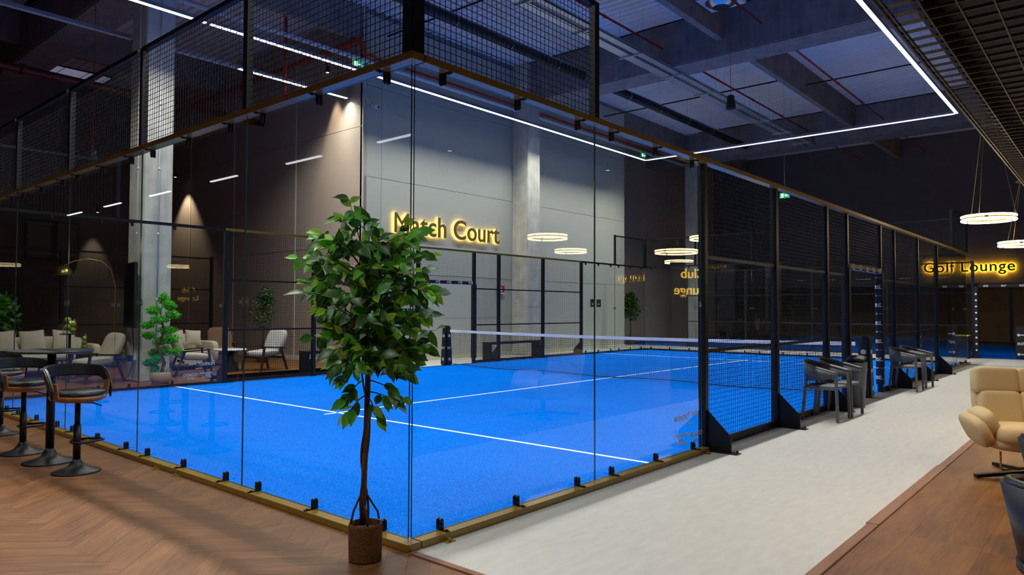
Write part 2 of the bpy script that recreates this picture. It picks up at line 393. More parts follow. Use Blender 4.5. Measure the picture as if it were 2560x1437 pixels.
# turf with its painted lines
ft = struct(box_obj('floor_turf', 'turf', (0, 20, 0, 10, -.03, .004)), 'bright blue sanded turf of the glass walled court')
for b in ((3.03, 3.08, 0.02, 9.98), (16.93, 16.98, .02, 9.98), (2.84, 17.16, 4.975, 5.025)):
    MB().box(b[0], b[1], b[2], b[3], 0, .0046).build('court_line', 'line_white', ft).location.z -= -0.0
for o in ft.children:
    o.location = (o.location.x-ft.location.x, o.location.y-ft.location.y, o.location.z-ft.location.z)
def adopt(child, parent):
    """child was built in world coordinates: keep it there under its parent"""
    child.parent = parent; child.location = Vector(child.location)-Vector(parent.location); return child
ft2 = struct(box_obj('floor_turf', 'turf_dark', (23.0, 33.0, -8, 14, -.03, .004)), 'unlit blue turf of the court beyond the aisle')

# herringbone planks in the bar area (X < 0) : nearest 300 are single planks, the rest one mesh
fh = struct(box_obj('floor_herringbone', 'joint_brown', (-9, -.095, -8, 14, -.03, -.004)), 'herringbone wood look floor of the bar area')
PW, PL = .13, .65
pm, _ = MB().box(-PL/2+.0005, PL/2-.0005, -PW/2+.0005, PW/2-.0005, -.003, 0).mesh('plank', 'herringbone', org=(0, 0, 0))
cells = []
cx0, cy0 = fh.location.x, fh.location.y
s2 = math.sqrt(2)
def herring():
    # blocks: in the rotated frame (u,v), column pitch PL*? classic single herringbone on a lattice
    n = int(PL/PW)
    for i in range(-90, 90):
        for j in range(-14, 14):
            # lattice vectors of the pattern: (PW,PW) and (PL... ) in the u,v frame
            u0 = i*PW + j*PL; v0 = i*PW - j*PL
            yield (u0+PL/2, v0+PW/2, 0)                     # lies along u
            yield (u0-PW/2+PW, v0+PW+PL/2 - 0, 1) if False else (u0+PW/2-PW, v0+PL/2+0, 1)
seen = []
for (u, v, k) in herring():
    x = (u - v)/s2; y = (u + v)/s2
    x -= 1.3; y += 2.0
    if -4.6 < x < .3 and -3.6 < y < 13:
        seen.append((math.hypot(x+2.94, y+3.35), x, y, k))
def infov(x, y):
    a = math.atan2(y+3.3463, x+2.9397); return abs(a-.7104-.28) < .42 and math.hypot(x+2.94, y+3.35) > 2.6
seen.sort()
near = [t for t in seen if infov(t[1], t[2]) and t[1] < -.38][:300]; ns = set(near)
for d, x, y, k in near:
    inst('plank', pm, fh, (x-cx0, y-cy0, 0 - fh.location.z + random.uniform(-.0004, .0004)), (0, 0, PI/4 + k*PI/2))
rest = MB()
for t in seen:
    if t in ns: continue
    d, x, y, k = t; a = PI/4+k*PI/2; c, s_ = math.cos(a), math.sin(a)
    P4 = [(-PL/2+.0005, -PW/2+.0005), (PL/2-.0005, -PW/2+.0005), (PL/2-.0005, PW/2-.0005), (-PL/2+.0005, PW/2-.0005)]
    q = [(x+p*c-r*s_, y+p*s_+r*c) for p, r in P4]; cut = []
    for i in range(4):                                       # trim planks along the strip and the beam
        A_, B_ = q[i], q[(i+1) % 4]
        if A_[0] <= -.08: cut.append(A_)
        if (A_[0] <= -.08) != (B_[0] <= -.08):
            tt = (-.08-A_[0])/(B_[0]-A_[0]); cut.append((-.08, A_[1]+tt*(B_[1]-A_[1])))
    if len(cut) > 2: rest.prism(cut, -.003, 0)
adopt(rest.build('plank_field', 'herringbone', kind='stuff'), fh)
# lounge planks on the near right, laid along the aisle
fo = struct(box_obj('floor_planks', 'joint_brown', (-.05, 23, -12, -2.05, -.03, -.004)), 'oak plank floor of the lounge beside the aisle')
om, _ = MB().box(-.6+.0004, .6-.0004, -.1+.0004, .1-.0004, -.003, 0).mesh('plank', 'oak_floor', org=(0, 0, 0))
cnt = 0; rest = MB()
for r in range(40):
    off = random.uniform(0, 1.2); y = -2.155 - r*.2
    for q in range(20):
        x = -.5 + off + q*1.2
        if x-.6 < -.05 or x+.6 > 22.9: continue
        if cnt < 140 and r < 9 and x < 17:
            inst('plank', om, fo, (x-fo.location.x, y-fo.location.y, -fo.location.z)); cnt += 1
        else: rest.box(x-.599, x+.599, y-.099, y+.099, -.003, 0)
adopt(rest.build('plank_field', 'oak_floor', kind='stuff'), fo)
# wood lounge floor behind the court on the left
fl = struct(box_obj('floor_boards', 'oak_floor', (-4, 8.5, 10.06, 24, -.03, 0)), 'brown wood floor of the seating area behind the court')
# transition strips
struct(box_obj('trim_1', 'wood_trim', (-.1, -.05, -6, -.1, -.01, .008), bevel=.003), 'wood strip between herringbone and vinyl')
for k in range(6):
    struct(box_obj('trim_2', 'wood_trim', (-.05+k*2.4, 2.345+k*2.4, -2.055, -1.985+(.012 if k % 2 else 0), -.01, .009), bevel=.003), 'wood strip along the lounge planks')

# ---- walls
def panel_wall(name, mat, label, axis, pos, a0, a1, zs, seams, thick=.12):
    """wall of separate sandwich panels; axis 'x' = runs along X at Y=pos"""
    base = MB()
    if axis == 'x': base.box(a0, a1, pos+.02, pos+thick, 0, zs[-1])
    else: base.box(pos+.02, pos+thick, a0, a1, 0, zs[-1])
    w = struct(base.build(name, mat), label)
    for i in range(len(zs)-1):
        for j in range(len(seams)-1):
            g = .006
            m = MB()
            if axis == 'x': m.box(seams[j]+g, seams[j+1]-g, pos, pos+.025, zs[i]+g, zs[i+1]-g)
            else: m.box(pos, pos+.025, seams[j]+g, seams[j+1]-g, zs[i]+g, zs[i+1]-g)
            adopt(m.build('wall_panel', mat), w)
    return w
wb = panel_wall('wall_back', 'wall_white', 'light grey ribbed panel wall behind the court', 'x', 11.6, 8.5, 21.2,
                [0, 2.4, 4.9, 7.3, 9.3], [8.5, 9.1, 14.7, 21.2])
adopt(MB().box(8.5, 14.42, 11.575, 11.6, 0, .1).box(15.05, 21.2, 11.575, 11.6, 0, .1).build('skirting', 'skirting'), wb)
wl = panel_wall('wall_side', 'wall_beige', 'warm beige ribbed panel wall beside the seating area', 'y', 8.5, 11.6, 24, [0, 3.1, 6.2, 9.3], [11.6, 14.7, 18.2, 21.2, 24])
adopt(MB().box(8.475, 8.5, 11.6, 24, 0, .1).build('skirting', 'white_plastic'), wl)
for y in (14.7, 18.2, 21.2): adopt(MB().box(8.485, 8.5, y-.03, y+.03, .1, 9.25).build('joint_strip', 'skirting'), wl)
struct(MB().box(8.46, 8.5, 11.56, 11.6, 0, 9.3).build('trim_3', 'wall_white'), 'corner flashing where beige wall meets the grey wall')
wf = struct(box_obj('wall_far', 'wall_taupe', (-9, 8.5, 24, 24.2, 0, 9.3)), 'dim rear wall behind the seating area')
struct(box_obj('wall_recess', 'wall_beige', (21.2, 34, 13.6, 13.75, 0, 9.3)), 'beige wall behind the tall plant')
struct(box_obj('wall_return', 'wall_white', (21.05, 21.2, 11.72, 13.6, 0, 9.3)), 'grey return wall beside the tall plant')
struct(box_obj('wall_end', 'wall_dark', (39.8, 40, -14, 36, 0, 9.3)), 'dark wall at the far end of the hall')
struct(box_obj('wall_right', 'wall_dark', (-9, 40, -13, -12.8, 0, 9.3)), 'dark wall behind the lounge')
struct(box_obj('wall_left', 'wall_dark', (-9.2, -9, -14, 36, 0, 9.3)), 'dark wall behind the bar')
# golf lounge front beyond the second court
gl = struct(MB().box(33.5, 33.7, -8, 14, 2.62, 9.3).box(33.45, 33.52, -8, 14, 2.56, 2.64).build('wall_golf', 'wall_taupe'), 'dark header wall carrying the golf lounge sign')
for y in (-4.2, -1.9, .35, 2.6, 4.9, 7.2):
    adopt(MB().box(33.46, 33.56, y-.06, y+.06, 0, 2.58).build('mullion', 'black_steel'), gl)
struct(box_obj('ceiling_golf', 'wall_dark', (33.7, 37, -8, 14, 4.0, 4.1)), 'low dark ceiling inside the golf lounge')
struct(box_obj('wall_golf_rear', 'wall_brown', (37, 37.2, -8, 14, 0, 4)), 'brown rear wall inside the golf lounge')
# windows in the rear wall
for i, (x0, x1) in enumerate(((4.35, 5.15), (5.22, 5.95))):
    w = struct(MB().box(x0, x1, 23.93, 24.0, 3.05, 4.35).build('window_%d' % (i+1), 'black_steel'), 'dark framed window high in the rear wall')
    adopt(MB().box(x0+.06, x1-.06, 23.91, 23.935, 3.11, 4.29).build('pane', 'window_pane'), w)

# ---- columns
cl = struct(MB().box(2.94, 3.5, 11.25, 11.96, 0, 9.3).build('column', 'concrete', bevel=.02), 'bare concrete column beside the seating area')
for (x, y) in ((2.93, 11.52), (3.22, 11.235)):
    t = MB().cyl((x, y, .35), (x, y, 9), .014, n=8)
    for z in (1.6, 2.9, 4.2, 5.5, 6.8): t.cyl((x, y, z), (x, y, z+.04), .019, n=8)
    adopt(t.build('conduit', 'white_plastic', smooth=True), cl)
adopt(MB().box(2.87, 2.94, 11.46, 11.58, .42, .56).build('socket_box', 'white_plastic', bevel=.006), cl)
adopt(MB().box(2.80, 2.87, 11.47, 11.57, .40, .52).build('plug', 'black_matte', bevel=.01), cl)
struct(MB().box(14.42, 15.05, 10.95, 11.6, 0, 9.3).build('column', 'concrete', bevel=.02), 'concrete pilaster on the grey panel wall')
struct(MB().box(26.3, 27.1, 10.95, 11.6, 0, 9.3).build('column', 'concrete', bevel=.02), 'concrete column past the far end of the court')

# ---- roof: corrugated deck, beams, joists
DZ = 9.3
ce = struct(box_obj('ceiling', 'slab', (-9, 40, -14, 36, DZ+.1, DZ+.2)), 'roof above the corrugated deck')
def deck(x0, x1, y0, y1):
    m = MB(); p = .25; prof = []; x = x0
    while x < x1-.01:
        prof += [(x, DZ), (x+.11, DZ), (x+.145, DZ+.07), (x+.215, DZ+.07)]; x += p
    k = len(prof)
    m.add([(a, y0, z) for a, z in prof]+[(a, y1, z) for a, z in prof], [(i, i+1, k+i+1, k+i) for i in range(k-1)])
    return adopt(m.build('deck_sheet', 'deck'), ce)
BX = [(-9.4, -8.5), (2.75, 3.65), (14.5, 15.45), (26.3, 27.3), (38.2, 39.1)]
JY = [-9.5, -2.45, 4.55, 11.75, 18.9]
for i in range(len(BX)-1):
    for j in range(-1, len(JY)):
        ya = -14 if j < 0 else JY[j]+.1; yb = 24 if j == len(JY)-1 else JY[j+1]-.1
        deck(BX[i][1], BX[i+1][0], ya, yb)
for (a, b) in BX:
    struct(MB().box(a, b, -14, 24, 8.05, 9.28).build('ceiling_beam', 'concrete_beam', bevel=.03), 'deep concrete roof beam')
for y in JY:
    for i in range(len(BX)-1):
        struct(MB().prism([(y-.09, 8.45), (y+.09, 8.45), (y+.16, 9.3), (y-.16, 9.3)], BX[i][1], BX[i+1][0], 'x').build('ceiling_joist', 'concrete_beam'), 'tapered concrete roof joist')
# open cell grid ceiling over the lounge
cg = struct(MB().box(2.0, 22, -1.80, -1.78, 4.0, 4.04).build('ceiling_grid', 'bronze_paint'), 'dark open cell grid ceiling over the lounge')
g1 = MB()
for k in range(40):
    y = -1.83 - k*.243
    g1.bar((2.0, y, 4.02), (22, y, 4.02), .012, .03)
adopt(g1.build('grid_runner', 'bronze_paint', kind='stuff'), cg)
g2 = MB()
for k in range(84):
    x = 2.0 + k*.24
    g2.bar((x, -1.8, 4.02), (x, -11.4, 4.02), .010, .03)
adopt(g2.build('grid_blade', 'bronze_paint', kind='stuff'), cg)

struct(MB().box(1.9, 22.2, -12.6, -2.0, 4.42, 4.47).box(1.9, 22.2, -2.02, -1.97, 4.10, 4.45).build('ceiling_plenum', 'black_matte'), 'black void above the grid ceiling')
# ================================================================== THE COURT CAGE
RG = .09          # how far rails stand out from the glass
# ---- glass panels with clamps and joint plates
TH = .010
def clamp_mesh(topside):
    """black L clamp; local frame: pane in the xz plane at y=0, outside is -y"""
    m = MB(); s_ = -1 if topside else 1
    arc = [(.016*math.cos(a), .055+.016*math.sin(a)) for a in [PI*i/8 for i in range(9)]]
    poly = [(.016, 0)]+arc+[(-.016, 0)]
    m.prism([(x, s_*z) for x, z in poly], -.022, -.006, 'y')
    m.prism([(x, s_*z) for x, z in poly], .006, .016, 'y')
    m.box(-.012, .012, -.085, -.01, *(sorted((0, s_*.006))))
    m.cyl((0, -.03, s_*.035), (0, -.022, s_*.035), .009, n=8)
    m.cyl((0, -.065, 0), (0, -.065, s_*.012), .008, n=6)
    return m.mesh('clamp', 'black_steel', org=(0, 0, 0))[0]
CB, CT = clamp_mesh(False), clamp_mesh(True)
plate_me = MB().box(-.026, .026, -.016, -.006, -.032, .032).cyl((0, -.022, 0), (0, -.016, 0), .012, n=10).mesh('joint_plate', 'glass_plate', org=(0, 0, 0))[0]
GZ0, GZ1 = .0465, 2.966
pane_me = {}
def glass_wall(p0, ang, n, label):
    g = thing('glass_wall', label, 'glass wall', (p0[0], p0[1], 0), ang, 'glass walls of the court'); g['kind'] = 'thing'; return g
def glass_panel(root, x0, e0=.0015, e1=.0015, length=2.0):
    """one 2 m pane standing at x0 along the wall; the outside is local -y"""
    key = (e0, e1)
    if key not in pane_me:
        pane_me[key] = MB().box(e0, length-e1, -TH/2, TH/2, GZ0, GZ1).mesh('glass_panel', 'pane_glass', org=(0, 0, 0))[0]
        me = pane_me[key]; me.materials.append(M['glass_edge'])
        for f in me.polygons: f.material_index = 0 if abs(f.normal.y) > .5 else 1
    p = inst('glass_panel', pane_me[key], root, (x0, 0, 0))
    for x in (.25, 1.0, 1.75):
        inst('clamp', CB, p, (x, 0, GZ0)); inst('clamp', CT, p, (x, 0, GZ1))
    for x in (e0+.041, length-e1-.041): inst('joint_plate', plate_me, p, (x, 0, 1.50))
    return p
ordn = ['first', 'second', 'third', 'fourth', 'fifth']
we = glass_wall((0, 10), -PI/2, 5, 'clear glass end wall beside the bar stools')
for i in range(5): glass_panel(we, 2*i, .012 if i == 0 else .004, .012 if i == 4 else .004)
we2 = glass_wall((20, 0), PI/2, 5, 'clear glass end wall at the far end of the court')
for i in range(5): glass_panel(we2, 2*i, .012 if i == 0 else .004, .012 if i == 4 else .004)
wa = glass_wall((0, 0), 0, 2, 'clear glass side wall right of the tree, facing the grey aisle')
glass_panel(wa, 0, .012, .004); ga = glass_panel(wa, 2, .004, .045)
wa2 = glass_wall((16, 0), 0, 2, 'clear glass side wall at the far end of the aisle')
glass_panel(wa2, 0, .045, .004); glass_panel(wa2, 2, .004, .012)
wr = glass_wall((4, 10), PI, 2, 'clear glass side wall in front of the concrete column and sofas')
gr = glass_panel(wr, 0, .045, .004); glass_panel(wr, 2, .004, .012)
wr2 = glass_wall((20, 10), PI, 2, 'clear glass side wall at the rear far corner')
glass_panel(wr2, 0, .012, .004); glass_panel(wr2, 2, .004, .045)
# sponsor print on two panes
def sponsor(panel, flip, mat):
    def t(body, size, x, z):
        inst('lettering', text_mesh(body, size, mat, .0004, .002), panel, (x if not flip else x, -.0068, z), (PI/2, 0, 0))
    if not flip: X = 1.72
    else: X = .56
    t('MONDO', .075, X-.22, .36); t('PADEL', .05, X+.07, .385); t('*', .10, X-.055, .365)
    t('official court', .025, X-.06, .305)
    t('MONDO', .07, X+.10, .17); t('official turf', .03, X+.09, .12)
    t('INTERNATIONAL', .032, X-.19, .205); t('PADEL', .032, X-.235, .165); t('FEDERATION', .032, X-.205, .125)
    ring = MB(); ring.tube([(.05*math.cos(a), 0, .07*math.sin(a)) for a in [-1.2+2.4*i/10 for i in range(11)]], .003, 4)
    for k in (-.03, 0, .03): ring.tube([(-.03+.02*abs(k)/.03, 0, k), (.03, 0, k)], .002, 4)
    o = ring.build('emblem', mat, panel); o.location = (X-.36, -.007, .16)
sponsor(ga, False, 'print_pink')
sponsor(gr, True, 'print_white')

# ---- gold rails
def rail(name, mat, label, a, b, z0, z1, outw, group):
    """rail along an edge; a,b 2D ends; outw 2D outward unit"""
    m = MB(); d = Vector((b[0]-a[0], b[1]-a[1])).normalized(); o = Vector(outw)
    inn = .012
    q = [Vector(a)-o*inn, Vector(b)-o*inn, Vector(b)+o*RG, Vector(a)+o*RG]
    m.prism([(p.x, p.y) for p in q], z0, z1)
    return tag(m.build(name, mat, bevel=.003), label, 'rail', group)
for z0, z1, nm, w in ((2.968, 3.015, 'top_rail', 'top rail'), (.0, .044, 'base_beam', 'floor beam')):
    ex = RG
    rail(nm, 'gold_paint', 'olive gold %s under the near end glass by the stools' % w if nm == 'base_beam' else 'dark gold %s capping the near end glass above the stools' % w, (0, -ex), (0, 10+ex), z0, z1, (-1, 0), 'gold court rails')
    if nm == 'top_rail':
        rail(nm, 'gold_paint', 'long gold %s running over glass and mesh beside the aisle' % w, (.02, 0), (20.09, 0), z0, z1, (0, -1), 'gold court rails')
        rail(nm, 'gold_paint', 'gold %s over the rear mesh bays below the wall sign' % w, (4, 10), (16, 10), z0, z1, (0, 1), 'gold court rails')
        rail(nm, 'black_steel', 'black %s over the rear glass by the concrete column' % w, (.02, 10), (3.98, 10), z0, z1, (0, 1), 'gold court rails')
        rail(nm, 'black_steel', 'black %s over the rear glass at the far corner' % w, (16.02, 10), (20, 10), z0, z1, (0, 1), 'gold court rails')
        rail(nm, 'black_steel', 'black %s capping the far end glass' % w, (20.02, 0.02), (20.02, 10), z0, z1, (1, 0), 'gold court rails')
    else:
        rail(nm, 'gold_paint', 'olive gold %s under the aisle glass from tree corner to fence post' % w, (.02, 0), (3.95, 0), z0, z1, (0, -1), 'gold court rails')
        rail(nm, 'gold_paint', 'olive gold %s under the aisle glass at the far end' % w, (16.05, 0), (20.09, 0), z0, z1, (0, -1), 'gold court rails')
        rail(nm, 'black_steel', 'black %s under the rear glass by the concrete column' % w, (.02, 10), (3.95, 10), z0, z1, (0, 1), 'gold court rails')
        rail(nm, 'black_steel', 'black %s under the rear glass at the far corner' % w, (16.05, 10), (20, 10), z0, z1, (0, 1), 'gold court rails')
        rail(nm, 'black_steel', 'black %s under the far end glass' % w, (20.02, 0.02), (20.02, 10), z0, z1, (1, 0), 'gold court rails')
# floor anchor tabs of the near beams
tabm = MB().box(-.035, .035, -.05, .02, 0, .005).cyl((0, -.03, .005), (0, -.03, .02), .012, n=8).mesh('anchor_tab', 'gold_paint', org=(0, 0, 0))[0]
for o in [o for o in COL.objects if o.name.startswith('base_beam') and o.active_material.name == 'gold_paint']:
    bx = o.location; dims = o.dimensions
    if dims.y > 5:
        for y in (2.9, 3.3, 6.2, 6.8, 9.0): inst('anchor_tab', tabm, o, (-RG-bx.x, y-bx.y, 0), (0, 0, -PI/2))
    else:
        for x in ((.22, 3.85) if bx.x < 10 else (16.3, 19.6)): inst('anchor_tab', tabm, o, (x-bx.x, -RG-bx.y, 0))

# ---- welded mesh
def wire_mesh(w, z0, z1, p=.05, r=.0035):
    m = MB(); n = int(round(w/p)); k = int(round((z1-z0)/p))
    for i in range(1, n): m.bar((i*w/n, 0, z0), (i*w/n, 0, z1), r)
    for j in range(1, k): m.bar((0, 0, z0+j*(z1-z0)/k), (w, 0, z0+j*(z1-z0)/k), r)
    return m.mesh('wire_grid', 'wire', org=(0, 0, 0))[0]
_wm = {}
def mesh_panel(p0, ang, w, z0, z1, label, group, bars=(), toprail=False, botrail=False, gap=.043):
    p0 = (p0[0]+gap*math.cos(ang), p0[1]+gap*math.sin(ang)); w = w-2*gap      # panel fits between its posts
    root = thing('mesh_panel', label, 'mesh panel', (p0[0], p0[1], 0), ang, group)
    key = (w, z0, z1)
    if key not in _wm: _wm[key] = wire_mesh(w, z0, z1)
    inst('wire_grid', _wm[key], root, kind='stuff')
    for z in bars: MB().box(0, w, -.022, .012, z-.017, z+.017).build('crossbar', 'black_steel', root)
    if toprail: MB().box(0, w, -.025, .025, z1-.03, z1+.01).build('top_bar', 'black_steel', root)
    if botrail: MB().box(0, w, -.03, .03, z0-.04, z0+.02).build('bottom_bar', 'black_steel', root)
    return root
bays = [(4, 6), (6, 8), (8, 9), (11, 12), (12, 14), (14, 16)]
bl = ['from the near glass to the first chair', 'behind the near pair of chairs', 'narrow, left of the doorway', 'narrow, right of the doorway', 'behind the far pair of chairs', 'last before the far glass']
bl2 = ['by the near bench', 'behind the near bench', 'narrow, left of the rear doorway', 'narrow, right of the rear doorway', 'behind the second bench', 'last before the far rear glass']
for (a, b), l1, l2 in zip(bays, bl, bl2):
    mesh_panel((a, 0), 0, b-a, .05, 2.968, 'black wire mesh bay along the aisle, %s' % l1, 'mesh bays of the court', (1.02, 2.0), False, True, .068 if b-a == 1 else .043)
    mesh_panel((a, 10), 0, b-a, .05, 2.968, 'black wire mesh bay of the rear side, %s' % l2, 'mesh bays of the court', (1.02, 2.0), False, True, .068 if b-a == 1 else .043)
mesh_panel((9, 0), 0, 2, 2.16, 2.968, 'short black wire mesh bay above the aisle doorway', 'mesh bays of the court', gap=.068)
mesh_panel((9, 10), 0, 2, 2.16, 2.968, 'short black wire mesh bay above the rear doorway', 'mesh bays of the court', gap=.068)
# raised mesh above the end walls
UG = 'raised mesh above the court ends'
for i in range(5):
    mesh_panel((-.02, 2*(i+1)), -PI/2, 2, 3.02, 4.0, '%s raised mesh panel above the near end rail, counted from the tree' % ordn[i], UG, (), True, gap=.056)
    mesh_panel((20.02, 2*i), PI/2, 2, 3.02, 4.0, '%s raised mesh panel above the far end rail, counted from the aisle' % ordn[i], UG, (), True, gap=.056)
mesh_panel((0, -.02), 0, 2, 3.02, 4.0, 'raised mesh panel above the aisle rail at the tree corner', UG, (), True, gap=.056)
mesh_panel((18, -.02), 0, 2, 3.02, 4.0, 'raised mesh panel above the aisle rail at the far corner', UG, (), True, gap=.056)
mesh_panel((0, 10.02), 0, 2, 3.02, 4.0, 'raised mesh panel above the rear rail left of the column', UG, (), True, gap=.056)
mesh_panel((18, 10.02), 0, 2, 3.02, 4.0, 'raised mesh panel above the rear rail at the far corner', UG, (), True, gap=.056)
# ---- posts
gus = MB().prism([(-.04, .005), (-.04, .42), (-.30, .165), (-.30, .005)], -.006, .006, 'x').mesh('gusset', 'black_steel', org=(0, 0, 0))[0]
bpl = MB().box(-.055, .055, -.38, .05, 0, .008).mesh('base_plate', 'black_steel', org=(0, 0, 0))[0]
blt = MB().cyl((0, 0, .008), (0, 0, .03), .013, n=8).mesh('bolt', 'bolt', org=(0, 0, 0))[0]
def fence_post(x, y, out, label, foot=True, pad=False):
    root = thing('fence_post', label, 'fence post', (x, y, 0), 0 if out < 0 else PI, 'black fence posts of the court')
    MB().box(-.04, .04, -.04, .04, 0, 2.965).build('upright', 'black_steel', root, bevel=.004)
    if foot:
        inst('gusset', gus, root); inst('base_plate', bpl, root)
        for (a, b) in ((-.035, -.345), (.035, -.345), (.035, -.20)): inst('bolt', blt, root, (a, b, 0))
    if pad:
        MB().box(-.062, .062, -.062, .062, .12, 2.14).build('padding', 'pad_vinyl', root, bevel=.02)
        for k in range(12 if x == 11 else 0):
            z = .25 + k*.16
            for f, rz in ((-.0635, 0), ):
                if k % 2 == 0:
                    inst('lettering', text_mesh('IN7', .062, 'print_white', .0005, .002), root, (-.0635, .012, z), (PI/2, 0, -PI/2))
                    MB().box(-.0645, -.0635, -.055, .055, z-.018, z-.006).build('underline', 'print_white', root)
                else:
                    MB().cyl((-.0645, .035, z+.02), (-.0635, .035, z+.02), .018, n=12).build('emblem', 'print_grey', root)
                    MB().box(-.0645, -.0635, -.055, .01, z+.014, z+.024).build('wordmark', 'print_grey', root)
    return root
pl = {4: 'at the end of the near glass', 6: 'left of the near chairs', 8: 'between near chairs and doorway', 9: 'padded, on the left of the doorway', 11: 'padded with white print, right of the doorway', 12: 'between the far chairs', 14: 'past the far chairs', 16: 'at the start of the far glass'}
for x in (4, 6, 8, 9, 11, 12, 14, 16):
    fence_post(x, 0, -1, 'black steel fence post by the aisle, %s' % pl[x], x not in (9, 11), x in (9, 11))
    fence_post(x, 10, 1, 'black steel fence post of the rear side, %s' % pl[x].replace('near chairs', 'near bench').replace('far chairs', 'second bench'), x not in (9, 11), x in (9, 11))
def up_post(x, y, label, w=.06):
    return tag(MB().box(x-w/2, x+w/2, y-w/2, y+w/2, 3.015, 4.02).build('upper_post', 'black_steel', bevel=.004), label, 'post', UG)
up_post(0, 0, 'thick black corner post above the rail behind the tree', .10)
up_post(2, 0, 'black post ending the raised mesh above the aisle glass')
for i in range(1, 5): up_post(-.0, 2*i, '%s black upright of the raised mesh above the stools, from the corner' % ordn[i-1])
up_post(0, 10, 'black corner post of the raised mesh at the rear left'); up_post(2, 10, 'black post of raised mesh left of the concrete column')
up_post(18, 10, 'black post of raised mesh at the far rear'); up_post(20, 10, 'black corner post of raised mesh at the far rear', .1)
up_post(18, 0, 'black post of raised mesh near the far corner of the aisle'); up_post(20, 0, 'black corner post of raised mesh under the ring lamp', .1)
for i in range(1, 5): up_post(20, 2*i, '%s black upright above the far end glass, from the aisle' % ordn[i-1])
# ---- padded lintels over the two doorways
for y, l in ((0, 'padded black door lintel with white print over the aisle doorway'), (10, 'padded dark lintel with white print over the rear doorway')):
    r = thing('door_lintel', l, 'door lintel', (10, y, 2.10), 0, 'padded door lintels')
    MB().box(-1, 1, -.05, .05, 0, .085).build('padding', 'pad_vinyl', r, bevel=.02)
    for k in range(5):
        inst('lettering', text_mesh('IN7', .075, 'print_white', .0005, .002), r, (-.8+.4*k, -.0515, .02), (PI/2, 0, 0))
        MB().box(-.735+.4*k, -.70+.4*k, -.053, .053, -.003, .094).build('strap', 'print_white', r, bevel=.006)
# ---- net
def sag(y): t = (y-5)/5; return .88+.04*t*t
nr = thing('court_net', 'sagging black court net with white tape across the blue turf', 'net', (10, 5, 0))
m = MB(); n = 220
for i in range(n+1):
    y = .14+9.72*i/n; w = .012*math.sin(i*1.3)
    m.bar((0, y-5, .03+.015*math.sin(y*2.1)), (w, y-5+.01*math.sin(i*.7), sag(y)-.05), .0038)
for j in range(20):
    t = j/19; pts = []
    for i in range(0, n+1, 4):
        y = .14+9.72*i/n; z0 = .03+.015*math.sin(y*2.1); pts.append((.012*math.sin(i*1.3)*t, y-5, z0+(sag(y)-.05-z0)*t))
    m.tube(pts, .0024 if j else .008, 4)
m.build('netting', 'net_cord', nr, kind='stuff')
A = [(-.006, -4.86+9.72*i/40, sag(.14+9.72*i/40)) for i in range(41)]; Bq = [(-.006+.004*math.sin(i*1.7), p[1], p[2]-.062) for i, p in enumerate(A)]
MB().strip(A, Bq, .012).build('tape', 'tape_white', nr)
for k in range(10):
    inst('lettering', text_mesh('IN7', .05, 'navy_print', .0004, .001), nr, (-.0085, 4.5-k, sag(9.5-k)-.05), (PI/2, 0, -PI/2))
for y, l in ((-.01, 'padded black net post with beige print in the aisle doorway'), (10.01, 'padded black net post at the rear end of the net')):
    r = thing('net_post', l, 'net post', (10, y, 0), 0, 'net posts')
    A_ = [(-.11, -.10), (.11, -.10), (.11, .10), (-.11, .10)]
    MB().add([(x*1.15, yy*1.15, 0) for x, yy in A_]+[(x*.82, yy*.82, 1.02) for x, yy in A_], [(3, 2, 1, 0), (4, 5, 6, 7), (0, 1, 5, 4), (1, 2, 6, 5), (2, 3, 7, 6), (3, 0, 4, 7)]).build('padding', 'pad_vinyl', r, bevel=.03)
    for z, tx in ((.72, 0), (.42, 1), (.12, 0)):
        yy = -.115+.033*z/1.02-.002; xx = -.1265+.036*z/1.02-.002
        for rot, px_, py_ in (((PI/2, 0, 0), 0, yy), ((PI/2, 0, -PI/2), xx, 0)):
            if tx: inst('lettering', text_mesh('IN7', .085, 'skirting', .001, .003), r, (px_, py_, z), rot)
            else:
                c = MB().cyl((0, 0, -.002), (0, 0, .002), .042, n=16).build('emblem', 'skirting', r); c.location = (px_, py_, z+.04); c.rotation_euler = rot
# ---- court LED ring hung under the roof
def led_bar(a, b, label, lit=True, group='linear lights hung over the court', w=.075, mat='led_white', z=7.0, watts=LED_WATTS, tint=(1.0, .975, .90), spread=132, zt=9.31, tilt=0):
    c = ((a[0]+b[0])/2, (a[1]+b[1])/2, z); ang = math.atan2(b[1]-a[1], b[0]-a[0]); Ln = math.hypot(b[0]-a[0], b[1]-a[1])
    r = thing('linear_light', label, 'linear light', c, ang, group)
    hh = .07 if z > 5 else .012
    MB().box(-Ln/2, Ln/2, -w/2-.004, w/2+.004, 0, hh).build('housing', 'alu', r)
    MB().box(-Ln/2+.01, Ln/2-.01, -w/2, w/2, -.014, 0).build('diffuser', mat if lit else 'white_plastic', r)
    if lit and watts:
        ld = bpy.data.lights.new('led_beam', 'AREA'); ld.shape = 'RECTANGLE'; ld.size = Ln-.02; ld.size_y = w; ld.energy = watts*Ln; ld.color = tint; ld.spread = math.radians(spread)
        lo = bpy.data.objects.new('led_beam', ld); COL.objects.link(lo); lo.parent = r; lo.location = (0, 0, -.018); lo.rotation_euler = (tilt, 0, 0)      # optics aim into the court
    if True:
        for x in (-Ln*.35, Ln*.35): MB().cyl((x, 0, hh), (x, 0, zt-z), .003 if z > 5 else .0015, n=5).build('hanger', 'steel', r)
    return r
TL = math.radians(9)
ys, ye = .2, 10.15; xs, xe = .62, 20.35
